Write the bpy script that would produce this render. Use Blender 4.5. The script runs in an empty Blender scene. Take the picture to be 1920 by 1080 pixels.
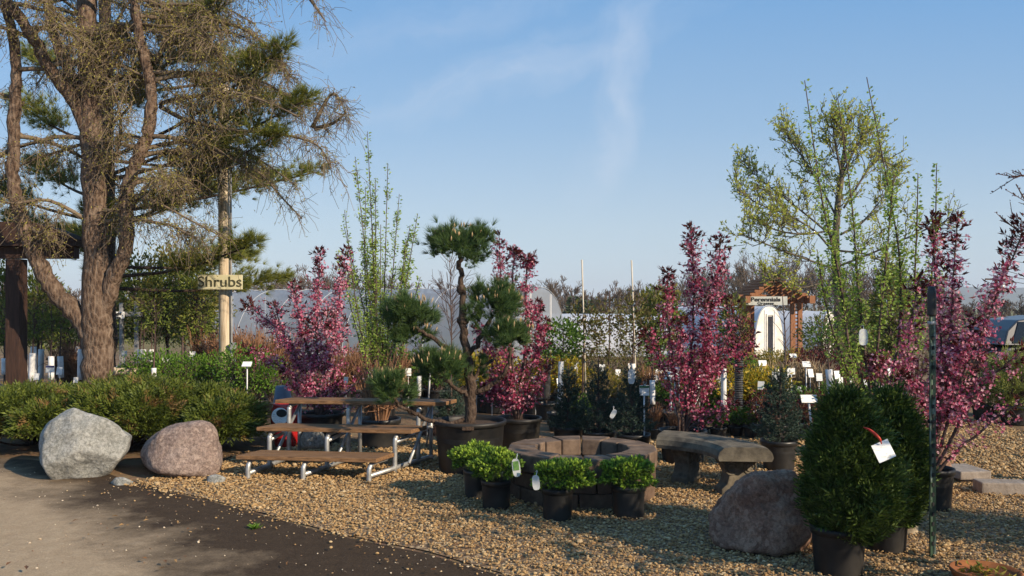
import bpy, bmesh, math, random
import numpy as np
from mathutils import Vector, noise as mnoise
rng = np.random.default_rng(7); random.seed(7)
S = bpy.context.scene
C = S.collection
PI = math.pi
A = np.array
F_PX, HZ, EYE = 1600.0, 575.0, 1.6

# ------------------------------------------------------------------ helpers
def gz(y):
    """height of the ground: level near the camera, falling gently to the far beds"""
    return float(-0.041 * min(max(y - 12.0, 0.0), 22.0))
def P(px, py, Y):
    return A([(px - 960) / F_PX * Y, Y, EYE - (py - HZ) / F_PX * Y])
def G(px, Y):
    return A([(px - 960) / F_PX * Y, Y, gz(Y)])
def U(a, b, n=None): return rng.uniform(a, b, n)
def nrm(v): return v / np.maximum(np.linalg.norm(v, axis=-1, keepdims=True), 1e-9)
def dirs(n): return nrm(rng.normal(size=(n, 3)))

class MB:
    """collects shapes in world coordinates and links them as ONE mesh object"""
    def __init__(s): s.V = []; s.F = []; s.n = 0
    def add(s, V, F):
        V = np.asarray(V, float).reshape(-1, 3)
        if len(V) == 0: return s
        F = np.asarray(F, int)
        s.V.append(V); s.F.append(F + s.n); s.n += len(V); return s
    def box(s, c, size, rz=0.0, tilt=0.0):
        x, y, z = A(size) / 2
        v = A([[-x,-y,-z],[x,-y,-z],[x,y,-z],[-x,y,-z],[-x,-y,z],[x,-y,z],[x,y,z],[-x,y,z]])
        if tilt:
            ct, st = math.cos(tilt), math.sin(tilt); v = v @ A([[1,0,0],[0,ct,st],[0,-st,ct]])
        cr, sr = math.cos(rz), math.sin(rz)
        v = v @ A([[cr,sr,0],[-sr,cr,0],[0,0,1]])
        return s.add(v + A(c), [[0,3,2,1],[4,5,6,7],[0,1,5,4],[1,2,6,5],[2,3,7,6],[3,0,4,7]])
    def hexa(s, v8):   # 4 bottom then 4 top
        return s.add(v8, [[0,3,2,1],[4,5,6,7],[0,1,5,4],[1,2,6,5],[2,3,7,6],[3,0,4,7]])
    def tube(s, pts, rad, sides=8, caps=True):
        pts = np.asarray(pts, float); n = len(pts)
        rad = np.broadcast_to(np.asarray(rad, float), (n,))
        t = np.gradient(pts, axis=0); t = nrm(t)
        u = np.cross(t[0], [0.3, 0.9, 0.2]); u /= np.linalg.norm(u)
        rings = []
        for i in range(n):
            u = u - t[i] * (u @ t[i]); u /= max(np.linalg.norm(u), 1e-9)
            w = np.cross(t[i], u); a = np.arange(sides) * 2 * PI / sides
            rings.append(pts[i] + rad[i] * (np.cos(a)[:, None] * u + np.sin(a)[:, None] * w))
        V = np.concatenate(rings)
        i = np.arange(n - 1)[:, None] * sides; k = np.arange(sides)[None]; k2 = (k + 1) % sides
        Fq = np.stack([i + k, i + k2, i + sides + k2, i + sides + k], -1).reshape(-1, 4)
        s.add(V, Fq)
        if caps:
            b = s.n - n * sides
            s.F.append(A([list(range(b, b + sides))[::-1]])); s.F.append(A([list(range(s.n - sides, s.n))]))
        return s
    def lathe(s, c, prof, seg=28, sx=1.0, sy=1.0):
        prof = np.asarray(prof, float); a = np.arange(seg) * 2 * PI / seg
        V = np.stack([prof[:, 0][:, None] * np.cos(a) * sx, prof[:, 0][:, None] * np.sin(a) * sy,
                      np.repeat(prof[:, 1][:, None], seg, 1)], -1).reshape(-1, 3) + A(c)
        i = np.arange(len(prof) - 1)[:, None] * seg; k = np.arange(seg)[None]; k2 = (k + 1) % seg
        return s.add(V, np.stack([i + k, i + k2, i + seg + k2, i + seg + k], -1).reshape(-1, 4))
    def prism(s, poly, a, b):   # polygon list of 3-D points extruded by vector b-a
        poly = np.asarray(poly, float); d = A(b, ) - A(a); n = len(poly)
        V = np.concatenate([poly, poly + d])
        s.add(V, [[i, (i + 1) % n, n + (i + 1) % n, n + i] for i in range(n)])
        o = s.n - 2 * n
        s.F.append(A([list(range(o, o + n))[::-1]])); s.F.append(A([list(range(o + n, o + 2 * n))])); return s
    def twigs(s, Pt, R, sides=3):   # (N,K,3) points, (N,K) or (K,) radii
        Pt = np.asarray(Pt, float); N, K = Pt.shape[:2]
        if N == 0: return s
        R = np.broadcast_to(np.asarray(R, float), (N, K))
        d = nrm(Pt[:, -1] - Pt[:, 0]); u = nrm(np.cross(d, dirs(N))); w = np.cross(d, u)
        a = np.arange(sides) * 2 * PI / sides
        ring = np.cos(a)[None, :, None] * u[:, None] + np.sin(a)[None, :, None] * w[:, None]
        V = Pt[:, :, None] + R[:, :, None, None] * ring[:, None]
        base = np.arange(N)[:, None, None] * K * sides + np.arange(K - 1)[None, :, None] * sides
        k = np.arange(sides)[None, None]; k2 = (k + 1) % sides
        return s.add(V, np.stack([base + k, base + k2, base + sides + k2, base + sides + k], -1).reshape(-1, 4))
    def leaves(s, Cn, D, L, W, N=None, fold=0.15):
        Cn = np.asarray(Cn, float); n = len(Cn)
        if n == 0: return s
        D = nrm(np.asarray(D, float)); N = dirs(n) if N is None else N
        Sd = nrm(np.cross(D, N)); N = np.cross(Sd, D)
        L = np.broadcast_to(np.asarray(L, float), (n,))[:, None]; W = np.broadcast_to(np.asarray(W, float), (n,))[:, None]
        m = Cn + D * L * 0.45 + N * L * fold
        V = np.stack([Cn, m + Sd * W / 2, Cn + D * L, m - Sd * W / 2], 1)
        return s.add(V, np.arange(n * 4).reshape(n, 4))
    def sprays(s, Cn, D, L, lw, k=7, ang=0.6):
        n = len(Cn); D = nrm(D); N = nrm(np.cross(D, dirs(n))); Sd = np.cross(D, N)
        L = np.broadcast_to(np.asarray(L, float), (n,))[:, None]
        for j in range(k):
            t = j / k; sg = (-1) ** j if j < k - 1 else 0
            d = D * math.cos(ang) + Sd * math.sin(ang) * sg + N * U(-.2, .2, (n, 1))
            s.leaves(Cn + D * L * t, d, (L * (.62 - .3 * t))[:, 0], lw, N)
        return s
    def flowers(s, Cn, N, r):
        n = len(Cn)
        if n == 0: return s
        N = nrm(N); u = nrm(np.cross(N, dirs(n))); w = np.cross(N, u)
        r = np.broadcast_to(np.asarray(r, float), (n,))[:, None, None]
        a = np.arange(5) * 2 * PI / 5
        def pt(off, k, up): return (Cn[:, None] + r * k * (np.cos(a + off)[None, :, None] * u[:, None] + np.sin(a + off)[None, :, None] * w[:, None]) + r * up * N[:, None])
        V = np.concatenate([Cn[:, None], pt(-.5, .75, .2), pt(0, 1, .35), pt(.5, .75, .2)], 1)
        b = np.arange(n)[:, None] * 16; k = np.arange(5)[None]
        return s.add(V, np.stack([b + 0 * k, b + 1 + k, b + 6 + k, b + 11 + k], -1).reshape(-1, 4))
    def needles(s, Cn, D, n, L, spread, w):
        Cn = np.repeat(Cn, n, 0); D = nrm(np.repeat(nrm(D), n, 0) + spread * rng.normal(size=Cn.shape))
        L = L * U(.7, 1.1, len(Cn))[:, None]; sd = nrm(np.cross(D, dirs(len(Cn)))) * w / 2
        V = np.stack([Cn - sd, Cn + sd, Cn + D * L], 1)
        return s.add(V, np.arange(len(Cn) * 3).reshape(-1, 3))
    def shoots(s, Cn, D, L, W):   # small pointed buds (stretched octahedra)
        n = len(Cn); D = nrm(D); u = nrm(np.cross(D, dirs(n))); w = np.cross(D, u)
        L = np.broadcast_to(np.asarray(L, float), (n,))[:, None]; W = np.broadcast_to(np.asarray(W, float), (n,))[:, None]
        m = Cn + D * L * .55
        V = np.stack([Cn, m + u * W, m + w * W, m - u * W, m - w * W, Cn + D * L], 1)
        f = A([[0,2,1],[0,3,2],[0,4,3],[0,1,4],[5,1,2],[5,2,3],[5,3,4],[5,4,1]])
        return s.add(V, (np.arange(n)[:, None, None] * 6 + f[None]).reshape(-1, 3))
    def build(s, name, mat, parent=None, smooth=False, bevel=0.0, loc=None):
        V = np.concatenate(s.V)
        off = A([0., 0, 0])
        if parent is not None:
            r = parent
            while r.parent is not None: r = r.parent
            off = A(r.location)
        elif loc is not None: off = A(loc, dtype=float)
        V = V - off
        me = bpy.data.meshes.new(name)
        tot = [np.full(len(f), f.shape[1]) for f in s.F]; tot = np.concatenate(tot)
        idx = np.concatenate([f.ravel() for f in s.F])
        me.vertices.add(len(V)); me.vertices.foreach_set("co", V.astype(np.float32).ravel())
        me.loops.add(len(idx)); me.loops.foreach_set("vertex_index", idx.astype(np.int32))
        me.polygons.add(len(tot)); st = np.concatenate([[0], np.cumsum(tot)[:-1]])
        me.polygons.foreach_set("loop_start", st.astype(np.int32)); me.polygons.foreach_set("loop_total", tot.astype(np.int32))
        me.polygons.foreach_set("use_smooth", np.full(len(tot), smooth))
        me.update(calc_edges=True); me.validate()
        if bevel:
            bm = bmesh.new(); bm.from_mesh(me)
            bmesh.ops.bevel(bm, geom=list(bm.edges), offset=bevel, segments=2, affect='EDGES', profile=.6)
            bm.to_mesh(me); bm.free()
        me.materials.append(mat)
        o = bpy.data.objects.new(name, me); C.objects.link(o)
        if parent is not None: o.parent = parent
        elif loc is not None: o.location = Vector(off)
        return o

def tag(o, label=None, cat=None, group=None, kind=None):
    for k, v in (('label', label), ('category', cat), ('group', group), ('kind', kind)):
        if v: o[k] = v
    return o
def thing(name, label, cat, loc, group=None):
    o = bpy.data.objects.new(name, None); o.empty_display_size = .2; C.objects.link(o)
    o.location = Vector(tuple(float(a) for a in loc)); return tag(o, label, cat, group)
def copy_thing(o, loc, label=None, group=None, rz=0.0, sc=1.0):
    c = o.copy(); C.objects.link(c); c.location = Vector(tuple(float(a) for a in loc))
    c.rotation_euler = (0, 0, rz); c.scale = (sc, sc, sc)
    if label: c['label'] = label
    if group: c['group'] = group
    for ch in list(o.children):
        d = ch.copy(); C.objects.link(d); d.parent = c
        for g in list(ch.children):
            e = g.copy(); C.objects.link(e); e.parent = d
    return c
def path(pts, Y, dy=0.0, n=None):
    """pixel polyline at distance Y (bending in depth by dy along its length) as a smooth 3-D line"""
    pts = [tuple(p) for p in pts]; m = len(pts)
    q = A([P(p[0], p[1], Y) for p in pts]); q[:, 1] += dy * (np.linspace(0, 1, m) ** 1.2)
    n = n or (m - 1) * 4 + 1
    return resample(q, n)
def resample(q, n):
    q = np.asarray(q, float); m = len(q)
    ext = np.concatenate([[2 * q[0] - q[1]], q, [2 * q[-1] - q[-2]]])
    t = np.linspace(0, m - 1 - 1e-6, n); i = t.astype(int); f = (t - i)[:, None]
    p0, p1, p2, p3 = ext[i], ext[i + 1], ext[i + 2], ext[i + 3]
    return .5 * (2 * p1 + (p2 - p0) * f + (2 * p0 - 5 * p1 + 4 * p2 - p3) * f ** 2 + (3 * p1 - p0 - 3 * p2 + p3) * f ** 3)
def taper(a, b, n, e=1.0): return a + (b - a) * np.linspace(0, 1, n) ** e
def on_lines(lines, n, t0=0.0, t1=1.0):
    """n random points (and tangents, t) spread over the lines by length"""
    ln = A([np.linalg.norm(np.diff(l, axis=0), axis=1).sum() for l in lines]); w = rng.choice(len(lines), n, p=ln / ln.sum())
    t = U(t0, t1, n); pos = np.zeros((n, 3)); tan = np.zeros((n, 3))
    for k, l in enumerate(lines):
        m = w == k
        if not m.any(): continue
        f = t[m] * (len(l) - 1); i = np.minimum(f.astype(int), len(l) - 2); fr = (f - i)[:, None]
        pos[m] = l[i] * (1 - fr) + l[i + 1] * fr; tan[m] = nrm(l[i + 1] - l[i])
    return pos, tan, t, w
UP = A([0, 0, 1.])

# ------------------------------------------------------------------ materials
def new_mat(name):
    m = bpy.data.materials.new(name); m.use_nodes = True
    nt = m.node_tree; b = nt.nodes["Principled BSDF"]; return m, nt, b
def noise_node(nt, scale, detail=6, rough=.6, coord='Object', dist=0.0, vec=None):
    n = nt.nodes.new("ShaderNodeTexNoise"); n.inputs["Scale"].default_value = scale
    n.inputs["Detail"].default_value = detail; n.inputs["Roughness"].default_value = rough; n.inputs["Distortion"].default_value = dist
    if vec is None:
        tc = nt.nodes.new("ShaderNodeTexCoord"); vec = tc.outputs[coord]
    nt.links.new(vec, n.inputs["Vector"]); return n
def ramp(nt, fac, stops):
    r = nt.nodes.new("ShaderNodeValToRGB"); e = r.color_ramp.elements
    while len(e) < len(stops): e.new(.5)
    for el, (p, c) in zip(e, stops): el.position = p; el.color = (*c, 1) if len(c) == 3 else c
    nt.links.new(fac, r.inputs[0]); return r
def mixc(nt, fac, a, b, mode='MIX'):
    m = nt.nodes.new("ShaderNodeMix"); m.data_type = 'RGBA'; m.blend_type = mode
    for sock, v in ((0, fac), (6, a), (7, b)):
        if hasattr(v, 'links'): nt.links.new(v, m.inputs[sock])
        elif sock == 0: m.inputs[0].default_value = v
        else: m.inputs[sock].default_value = (*v, 1)
    return m.outputs[2]
def bump(nt, b, h, strength=.4, dist=.01):
    bn = nt.nodes.new("ShaderNodeBump"); bn.inputs["Strength"].default_value = strength; bn.inputs["Distance"].default_value = dist
    nt.links.new(h, bn.inputs["Height"]); nt.links.new(bn.outputs[0], b.inputs["Normal"]); return bn
def mapped(nt, scale, coord='Object'):
    tc = nt.nodes.new("ShaderNodeTexCoord"); mp = nt.nodes.new("ShaderNodeMapping"); mp.inputs["Scale"].default_value = scale
    nt.links.new(tc.outputs[coord], mp.inputs[0]); return mp.outputs[0]
def plain(name, c1, c2, scale=8, rough=.6, bstr=.3, bdist=.005, spec=.3, metal=0, stretch=None, pos=(.35, .65)):
    m, nt, b = new_mat(name)
    vec = mapped(nt, stretch) if stretch else None
    n = noise_node(nt, scale, 8, .65, vec=vec)
    r = ramp(nt, n.outputs[0], [(pos[0], c1), (pos[1], c2)])
    nt.links.new(r.outputs[0], b.inputs["Base Color"])
    b.inputs["Roughness"].default_value = rough; b.inputs["Specular IOR Level"].default_value = spec; b.inputs["Metallic"].default_value = metal
    if bstr:
        n2 = noise_node(nt, scale * 3, 8, .7, vec=vec); bump(nt, b, n2.outputs[0], bstr, bdist)
    return m
def leaf(name, cols, trans=.3, patch=None, pscale=2.0, ppos=(.5, .62), rough=.55, spec=.25):
    """foliage: colour varies from leaf to leaf; patch = colour of dead or young areas"""
    m, nt, b = new_mat(name)
    g = nt.nodes.new("ShaderNodeNewGeometry"); k = len(cols)
    r = ramp(nt, g.outputs["Random Per Island"], [((i + .15) / k, c) for i, c in enumerate(cols)])
    col = r.outputs[0]
    if patch:
        n = noise_node(nt, pscale, 3, .5); f = ramp(nt, n.outputs[0], [(ppos[0], (0, 0, 0)), (ppos[1], (1, 1, 1))])
        col = mixc(nt, f.outputs[0], col, patch)
    nt.links.new(col, b.inputs["Base Color"]); b.inputs["Roughness"].default_value = rough; b.inputs["Specular IOR Level"].default_value = spec
    if trans:
        t = nt.nodes.new("ShaderNodeBsdfTranslucent"); nt.links.new(col, t.inputs[0])
        mx = nt.nodes.new("ShaderNodeMixShader"); mx.inputs[0].default_value = trans
        nt.links.new(b.outputs[0], mx.inputs[1]); nt.links.new(t.outputs[0], mx.inputs[2])
        nt.links.new(mx.outputs[0], nt.nodes["Material Output"].inputs[0])
    return m
def barkmat(name, c1, c2, c3, vs=38, zs=.35, depth=.02):
    m, nt, b = new_mat(name)
    vec = mapped(nt, (1, 1, zs))
    v = nt.nodes.new("ShaderNodeTexVoronoi"); v.inputs["Scale"].default_value = vs; nt.links.new(vec, v.inputs["Vector"])
    n = noise_node(nt, 3.5, 8, .7); n2 = noise_node(nt, 60, 6, .7)
    r = ramp(nt, v.outputs["Distance"], [(.05, c2), (.5, c1), (.8, c3)])
    col = mixc(nt, n.outputs[0], r.outputs[0], c2, 'MIX')
    nt.links.new(col, b.inputs["Base Color"]); b.inputs["Roughness"].default_value = .85; b.inputs["Specular IOR Level"].default_value = .15
    ad = nt.nodes.new("ShaderNodeMath"); ad.operation = 'MULTIPLY_ADD'; ad.inputs[1].default_value = -1.2
    nt.links.new(v.outputs["Distance"], ad.inputs[0]); nt.links.new(n2.outputs[0], ad.inputs[2]); bump(nt, b, ad.outputs[0], .9, depth)
    return m

M = {}
M['bark'] = barkmat('larch_bark', (.24, .165, .115), (.065, .04, .028), (.40, .30, .22), 30, .3, .03)
M['pinebark'] = barkmat('pine_bark', (.10, .067, .047), (.04, .027, .02), (.16, .115, .085), 45, .5, .012)
M['twig'] = plain('larch_twig', (.11, .08, .055), (.21, .16, .105), 3, .85, 0)
M['larchbud'] = leaf('larch_bud', [(.20, .16, .045), (.31, .28, .06), (.42, .39, .085), (.25, .21, .05)], .3)
M['wpine'] = leaf('white_pine_needle', [(.10, .125, .025), (.19, .21, .03), (.33, .32, .05), (.14, .16, .03)], .35)
M['tpine'] = leaf('dark_pine_needle', [(.034, .075, .024), (.068, .125, .033), (.13, .195, .05), (.042, .085, .032)], .22)
M['candle'] = plain('pine_candle', (.36, .25, .12), (.45, .33, .18), 20, .7, 0)
M['juniper'] = leaf('juniper_spray', [(.055, .08, .012), (.095, .125, .018), (.15, .18, .028), (.065, .09, .014)], .22, (.22, .13, .05), 4.2, (.57, .66))
M['arbor'] = leaf('arborvitae_spray', [(.024, .045, .010), (.055, .095, .018), (.13, .185, .034), (.04, .07, .013)], .26)
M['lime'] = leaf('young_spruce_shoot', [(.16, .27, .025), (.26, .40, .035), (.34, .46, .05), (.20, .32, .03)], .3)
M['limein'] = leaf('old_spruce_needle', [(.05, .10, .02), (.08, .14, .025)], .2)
M['petal'] = leaf('crabapple_blossom', [(.34, .03, .10), (.48, .075, .17), (.64, .20, .30), (.82, .52, .58), (.40, .05, .13), (.52, .10, .20), (.74, .38, .46)], .35)
M['petaldeep'] = leaf('deep_crabapple_blossom', [(.25, .015, .06), (.37, .035, .11), (.55, .13, .22), (.76, .42, .48), (.31, .025, .08)], .3)
M['maroon'] = leaf('maroon_leaf', [(.055, .012, .012), (.10, .018, .016), (.15, .032, .024), (.045, .012, .012)], .3)
M['crabbark'] = plain('crabapple_bark', (.055, .035, .03), (.12, .08, .065), 12, .8, .4)
M['whip'] = leaf('pear_leaf', [(.22, .33, .05), (.32, .44, .08), (.42, .52, .13), (.26, .37, .06)], .42)
M['yleaf'] = leaf('young_tree_leaf', [(.34, .40, .055), (.48, .50, .075), (.58, .55, .11), (.38, .43, .07)], .45)
M['greyleaf'] = plain('grey_branch', (.075, .062, .042), (.15, .125, .085), 5, .85, .4)
M['green'] = leaf('shrub_leaf', [(.05, .11, .015), (.09, .17, .02), (.14, .24, .03), (.07, .13, .02)], .3)
M['hedge'] = leaf('bright_shrub_leaf', [(.07, .15, .015), (.11, .22, .02), (.17, .30, .03), (.08, .16, .02)], .3)
M['treegreen'] = leaf('nursery_tree_leaf', [(.09, .13, .02), (.15, .19, .03), (.23, .26, .045), (.10, .13, .025)], .35, (.24, .20, .05), 1.2)
M['gold'] = leaf('gold_leaf', [(.40, .27, .02), (.55, .36, .03), (.34, .30, .03), (.28, .25, .03)], .3)
M['ochre'] = leaf('ochre_leaf', [(.30, .22, .03), (.20, .18, .03), (.40, .28, .04), (.14, .16, .03)], .3)
M['redbrown'] = plain('red_brown_twig', (.15, .07, .035), (.30, .165, .09), 4, .85, 0)
M['tan'] = plain('dry_twig', (.26, .19, .11), (.38, .29, .18), 4, .9, 0)
M['burgundy'] = leaf('burgundy_leaf', [(.06, .014, .018), (.12, .025, .03), (.20, .05, .04), (.05, .02, .02)], .25)
M['bronze'] = leaf('bronze_leaf', [(.10, .085, .025), (.16, .13, .035), (.09, .05, .025), (.13, .14, .03)], .3)
M['spruce'] = leaf('blue_spruce_needle', [(.03, .055, .04), (.05, .085, .06), (.085, .125, .09), (.03, .05, .035)], .12)
M['evergreen'] = leaf('far_evergreen', [(.03, .05, .02), (.05, .075, .03)], .1)
M['pot'] = plain('black_plastic', (.012, .012, .012), (.03, .028, .026), 9, .42, .15, .002, .5)
M['dustpot'] = plain('dusty_black_plastic', (.009, .009, .009), (.040, .035, .029), 4, .5, .2, .003, .35, pos=(.42, .75))
M['soil'] = plain('potting_soil', (.03, .02, .014), (.11, .07, .045), 30, .95, .8, .02)
M['white'] = plain('white_guard', (.62, .61, .60), (.80, .80, .79), 6, .5, .05)
M['tagw'] = plain('white_tag', (.42, .43, .41), (.82, .82, .79), 16, .45, 0, pos=(.36, .46), stretch=(1.2, 1, 5))
M['alu'] = plain('galvanised_tube', (.33, .33, .32), (.52, .52, .50), 14, .45, .15, .002, .5, .6)
M['plank'] = plain('weathered_plank', (.10, .052, .024), (.27, .15, .07), 5, .7, .5, .004, .3, stretch=(1.2, 14, 14))
M['ink'] = plain('black_lettering', (.012, .012, .012), (.02, .02, .02), 5, .6, 0)
M['cedar'] = plain('cedar_timber', (.23, .095, .045), (.36, .17, .085), 6, .75, .3, .004, .25, stretch=(6, 6, 1))
M['darkwood'] = plain('dark_timber', (.028, .016, .012), (.065, .034, .023), 5, .75, .4, .005, .25, stretch=(9, 9, 1))
M['polewood'] = plain('grey_pole_wood', (.33, .25, .165), (.60, .50, .36), 3.2, .8, .6, .006, .2, stretch=(14, 14, .7), pos=(.38, .58))
M['steel'] = plain('grey_steel', (.25, .25, .25), (.38, .38, .37), 6, .45, .05, .002, .5, .3)
# ------------------------------------------------------------------ camera, light, sky
cam = bpy.data.cameras.new("camera"); camo = bpy.data.objects.new("camera", cam); C.objects.link(camo)
cam.lens = 30.0; cam.sensor_width = 36.0; cam.shift_y = 35 / 1920; cam.clip_end = 6000; cam.clip_start = .05
camo.location = (0, 0, EYE); camo.rotation_euler = (PI / 2, 0, 0); S.camera = camo
S.render.resolution_x, S.render.resolution_y = 1024, 576
SUN_AZ, SUN_EL = math.radians(128), math.radians(27)      # clockwise from +Y
sund = Vector((math.sin(SUN_AZ) * math.cos(SUN_EL), math.cos(SUN_AZ) * math.cos(SUN_EL), math.sin(SUN_EL)))
sl = bpy.data.lights.new("sun", 'SUN'); sl.energy = 5.0; sl.angle = math.radians(.5); sl.color = (1, .83, .62)
so = bpy.data.objects.new("sun", sl); C.objects.link(so); so.location = (20, -20, 30); so.rotation_euler = sund.to_track_quat('Z', 'Y').to_euler()
W = bpy.data.worlds.new("World"); S.world = W; W.use_nodes = True
nt = W.node_tree; bg = nt.nodes["Background"]; bg.inputs[1].default_value = .115
sky = nt.nodes.new("ShaderNodeTexSky"); sky.sky_type = 'NISHITA'; sky.sun_disc = False
sky.sun_elevation = SUN_EL; sky.sun_rotation = SUN_AZ; sky.air_density = 1.0; sky.dust_density = .15; sky.ozone_density = 3.5
tc = nt.nodes.new("ShaderNodeTexCoord"); sp = nt.nodes.new("ShaderNodeSeparateXYZ"); nt.links.new(tc.outputs["Generated"], sp.inputs[0])
def mth(op, a, b=None, clamp=False):
    n = nt.nodes.new("ShaderNodeMath"); n.operation = op; n.use_clamp = clamp
    for i, v in enumerate((a, b)):
        if v is None: continue
        if hasattr(v, 'links'): nt.links.new(v, n.inputs[i])
        else: n.inputs[i].default_value = v
    return n.outputs[0]
ya = mth('MAXIMUM', sp.outputs[1], .15)
cv = nt.nodes.new("ShaderNodeCombineXYZ"); nt.links.new(mth('DIVIDE', sp.outputs[0], ya), cv.inputs[0]); nt.links.new(mth('DIVIDE', sp.outputs[2], ya), cv.inputs[1])
def cirrus(px, py, ang, lx, ly, strength, nsx, nsy):
    u, v = (px - 960) / 1600, (575 - py) / 1600
    m0 = nt.nodes.new("ShaderNodeVectorMath"); m0.operation = 'SUBTRACT'; nt.links.new(cv.outputs[0], m0.inputs[0]); m0.inputs[1].default_value = (u, v, 0)
    wn = noise_node(nt, 9, 4, .6, vec=cv.outputs[0])
    wv = nt.nodes.new("ShaderNodeVectorMath"); wv.operation = 'MULTIPLY_ADD'; nt.links.new(wn.outputs["Color"], wv.inputs[0]); wv.inputs[1].default_value = (.09, .09, 0); wv.inputs[2].default_value = (-.045, -.045, 0)
    ws = nt.nodes.new("ShaderNodeVectorMath"); ws.operation = 'ADD'; nt.links.new(m0.outputs[0], ws.inputs[0]); nt.links.new(wv.outputs[0], ws.inputs[1])
    r = nt.nodes.new("ShaderNodeVectorRotate"); r.rotation_type = 'Z_AXIS'; r.inputs["Angle"].default_value = -math.radians(ang); nt.links.new(ws.outputs[0], r.inputs[0])
    s = nt.nodes.new("ShaderNodeVectorMath"); s.operation = 'MULTIPLY'; nt.links.new(r.outputs[0], s.inputs[0]); s.inputs[1].default_value = (1600 / lx, 1600 / ly, 0)
    l = nt.nodes.new("ShaderNodeVectorMath"); l.operation = 'LENGTH'; nt.links.new(s.outputs[0], l.inputs[0])
    fall = ramp(nt, l.outputs["Value"], [(0, (1, 1, 1)), (.45, (.45, .45, .45)), (1, (0, 0, 0))])
    s2 = nt.nodes.new("ShaderNodeVectorMath"); s2.operation = 'MULTIPLY'; nt.links.new(r.outputs[0], s2.inputs[0]); s2.inputs[1].default_value = (nsx, nsy, 0)
    nn = noise_node(nt, 1, 7, .6, vec=s2.outputs[0], dist=.6); nr = ramp(nt, nn.outputs[0], [(.3, (0, 0, 0)), (.75, (1, 1, 1))])
    return mth('MULTIPLY', mth('MULTIPLY', fall.outputs[0], nr.outputs[0]), strength)
cl = cirrus(985, 120, 20, 430, 62, .62, 4, 22)
for args in ((1165, 170, 80, 190, 52, .85, 5, 18), (1120, 310, 70, 120, 60, .4, 6, 16), (1180, 30, 60, 160, 60, .55, 5, 18), (850, 20, 15, 500, 60, .34, 3, 20)):
    cl = mth('ADD', cl, cirrus(*args), True)
el = mth('DIVIDE', sp.outputs[2], ya)
veil = ramp(nt, el, [(.0, (3.6, 4.2, 4.75)), (.09, (3.2, 4.0, 4.7)), (.21, (2.05, 3.25, 4.7)), (.40, (1.02, 2.5, 4.7))])
thin = mixc(nt, .82, sky.outputs[0], veil.outputs[0])
cloudmix = mixc(nt, cl, thin, (4.6, 5.0, 5.7))
nt.links.new(cloudmix, bg.inputs[0])
S.view_settings.view_transform = 'Standard'; S.view_settings.look = 'None'; S.view_settings.exposure = .46; S.view_settings.gamma = 1
S.cycles.max_bounces = 6; S.cycles.transparent_max_bounces = 8; S.cycles.use_denoising = True

# ------------------------------------------------------------------ ground
def groundmat():
    m, nt, b = new_mat('bed_earth')
    n = noise_node(nt, .9, 8, .65); n2 = noise_node(nt, 14, 8, .7); far = noise_node(nt, .05, 4, .6)
    near = ramp(nt, n.outputs[0], [(.35, (.085, .055, .034)), (.5, (.17, .11, .065)), (.68, (.26, .18, .105))])
    field = ramp(nt, far.outputs[0], [(.35, (.10, .12, .03)), (.6, (.20, .17, .07))])
    tcn = nt.nodes.new("ShaderNodeTexCoord"); sx = nt.nodes.new("ShaderNodeSeparateXYZ"); nt.links.new(tcn.outputs['Object'], sx.inputs[0])
    mr = nt.nodes.new("ShaderNodeMapRange"); mr.inputs[1].default_value = 42; mr.inputs[2].default_value = 60; nt.links.new(sx.outputs[1], mr.inputs[0])
    c = mixc(nt, mr.outputs[0], near.outputs[0], field.outputs[0])
    c = mixc(nt, .35, c, n2.outputs["Color"], 'OVERLAY')
    nt.links.new(c, b.inputs["Base Color"]); b.inputs["Roughness"].default_value = .95; b.inputs["Specular IOR Level"].default_value = .1
    bump(nt, b, n2.outputs[0], .8, .03); return m
ys = [-60, -10, 0, 6, 10, 12, 15, 18, 22, 26, 30, 34, 40, 60, 120, 400, 1200, 2400]
xs = [-1900, -300, -60, -20, -10, -5, 0, 5, 10, 20, 60, 300, 1900]
V = [[x, y, gz(y)] for y in ys for x in xs]; nx = len(xs)
Fg = [[j * nx + i, j * nx + i + 1, (j + 1) * nx + i + 1, (j + 1) * nx + i] for j in range(len(ys) - 1) for i in range(nx - 1)]
tag(MB().add(V, Fg).build('ground', groundmat()), kind='structure')

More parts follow.
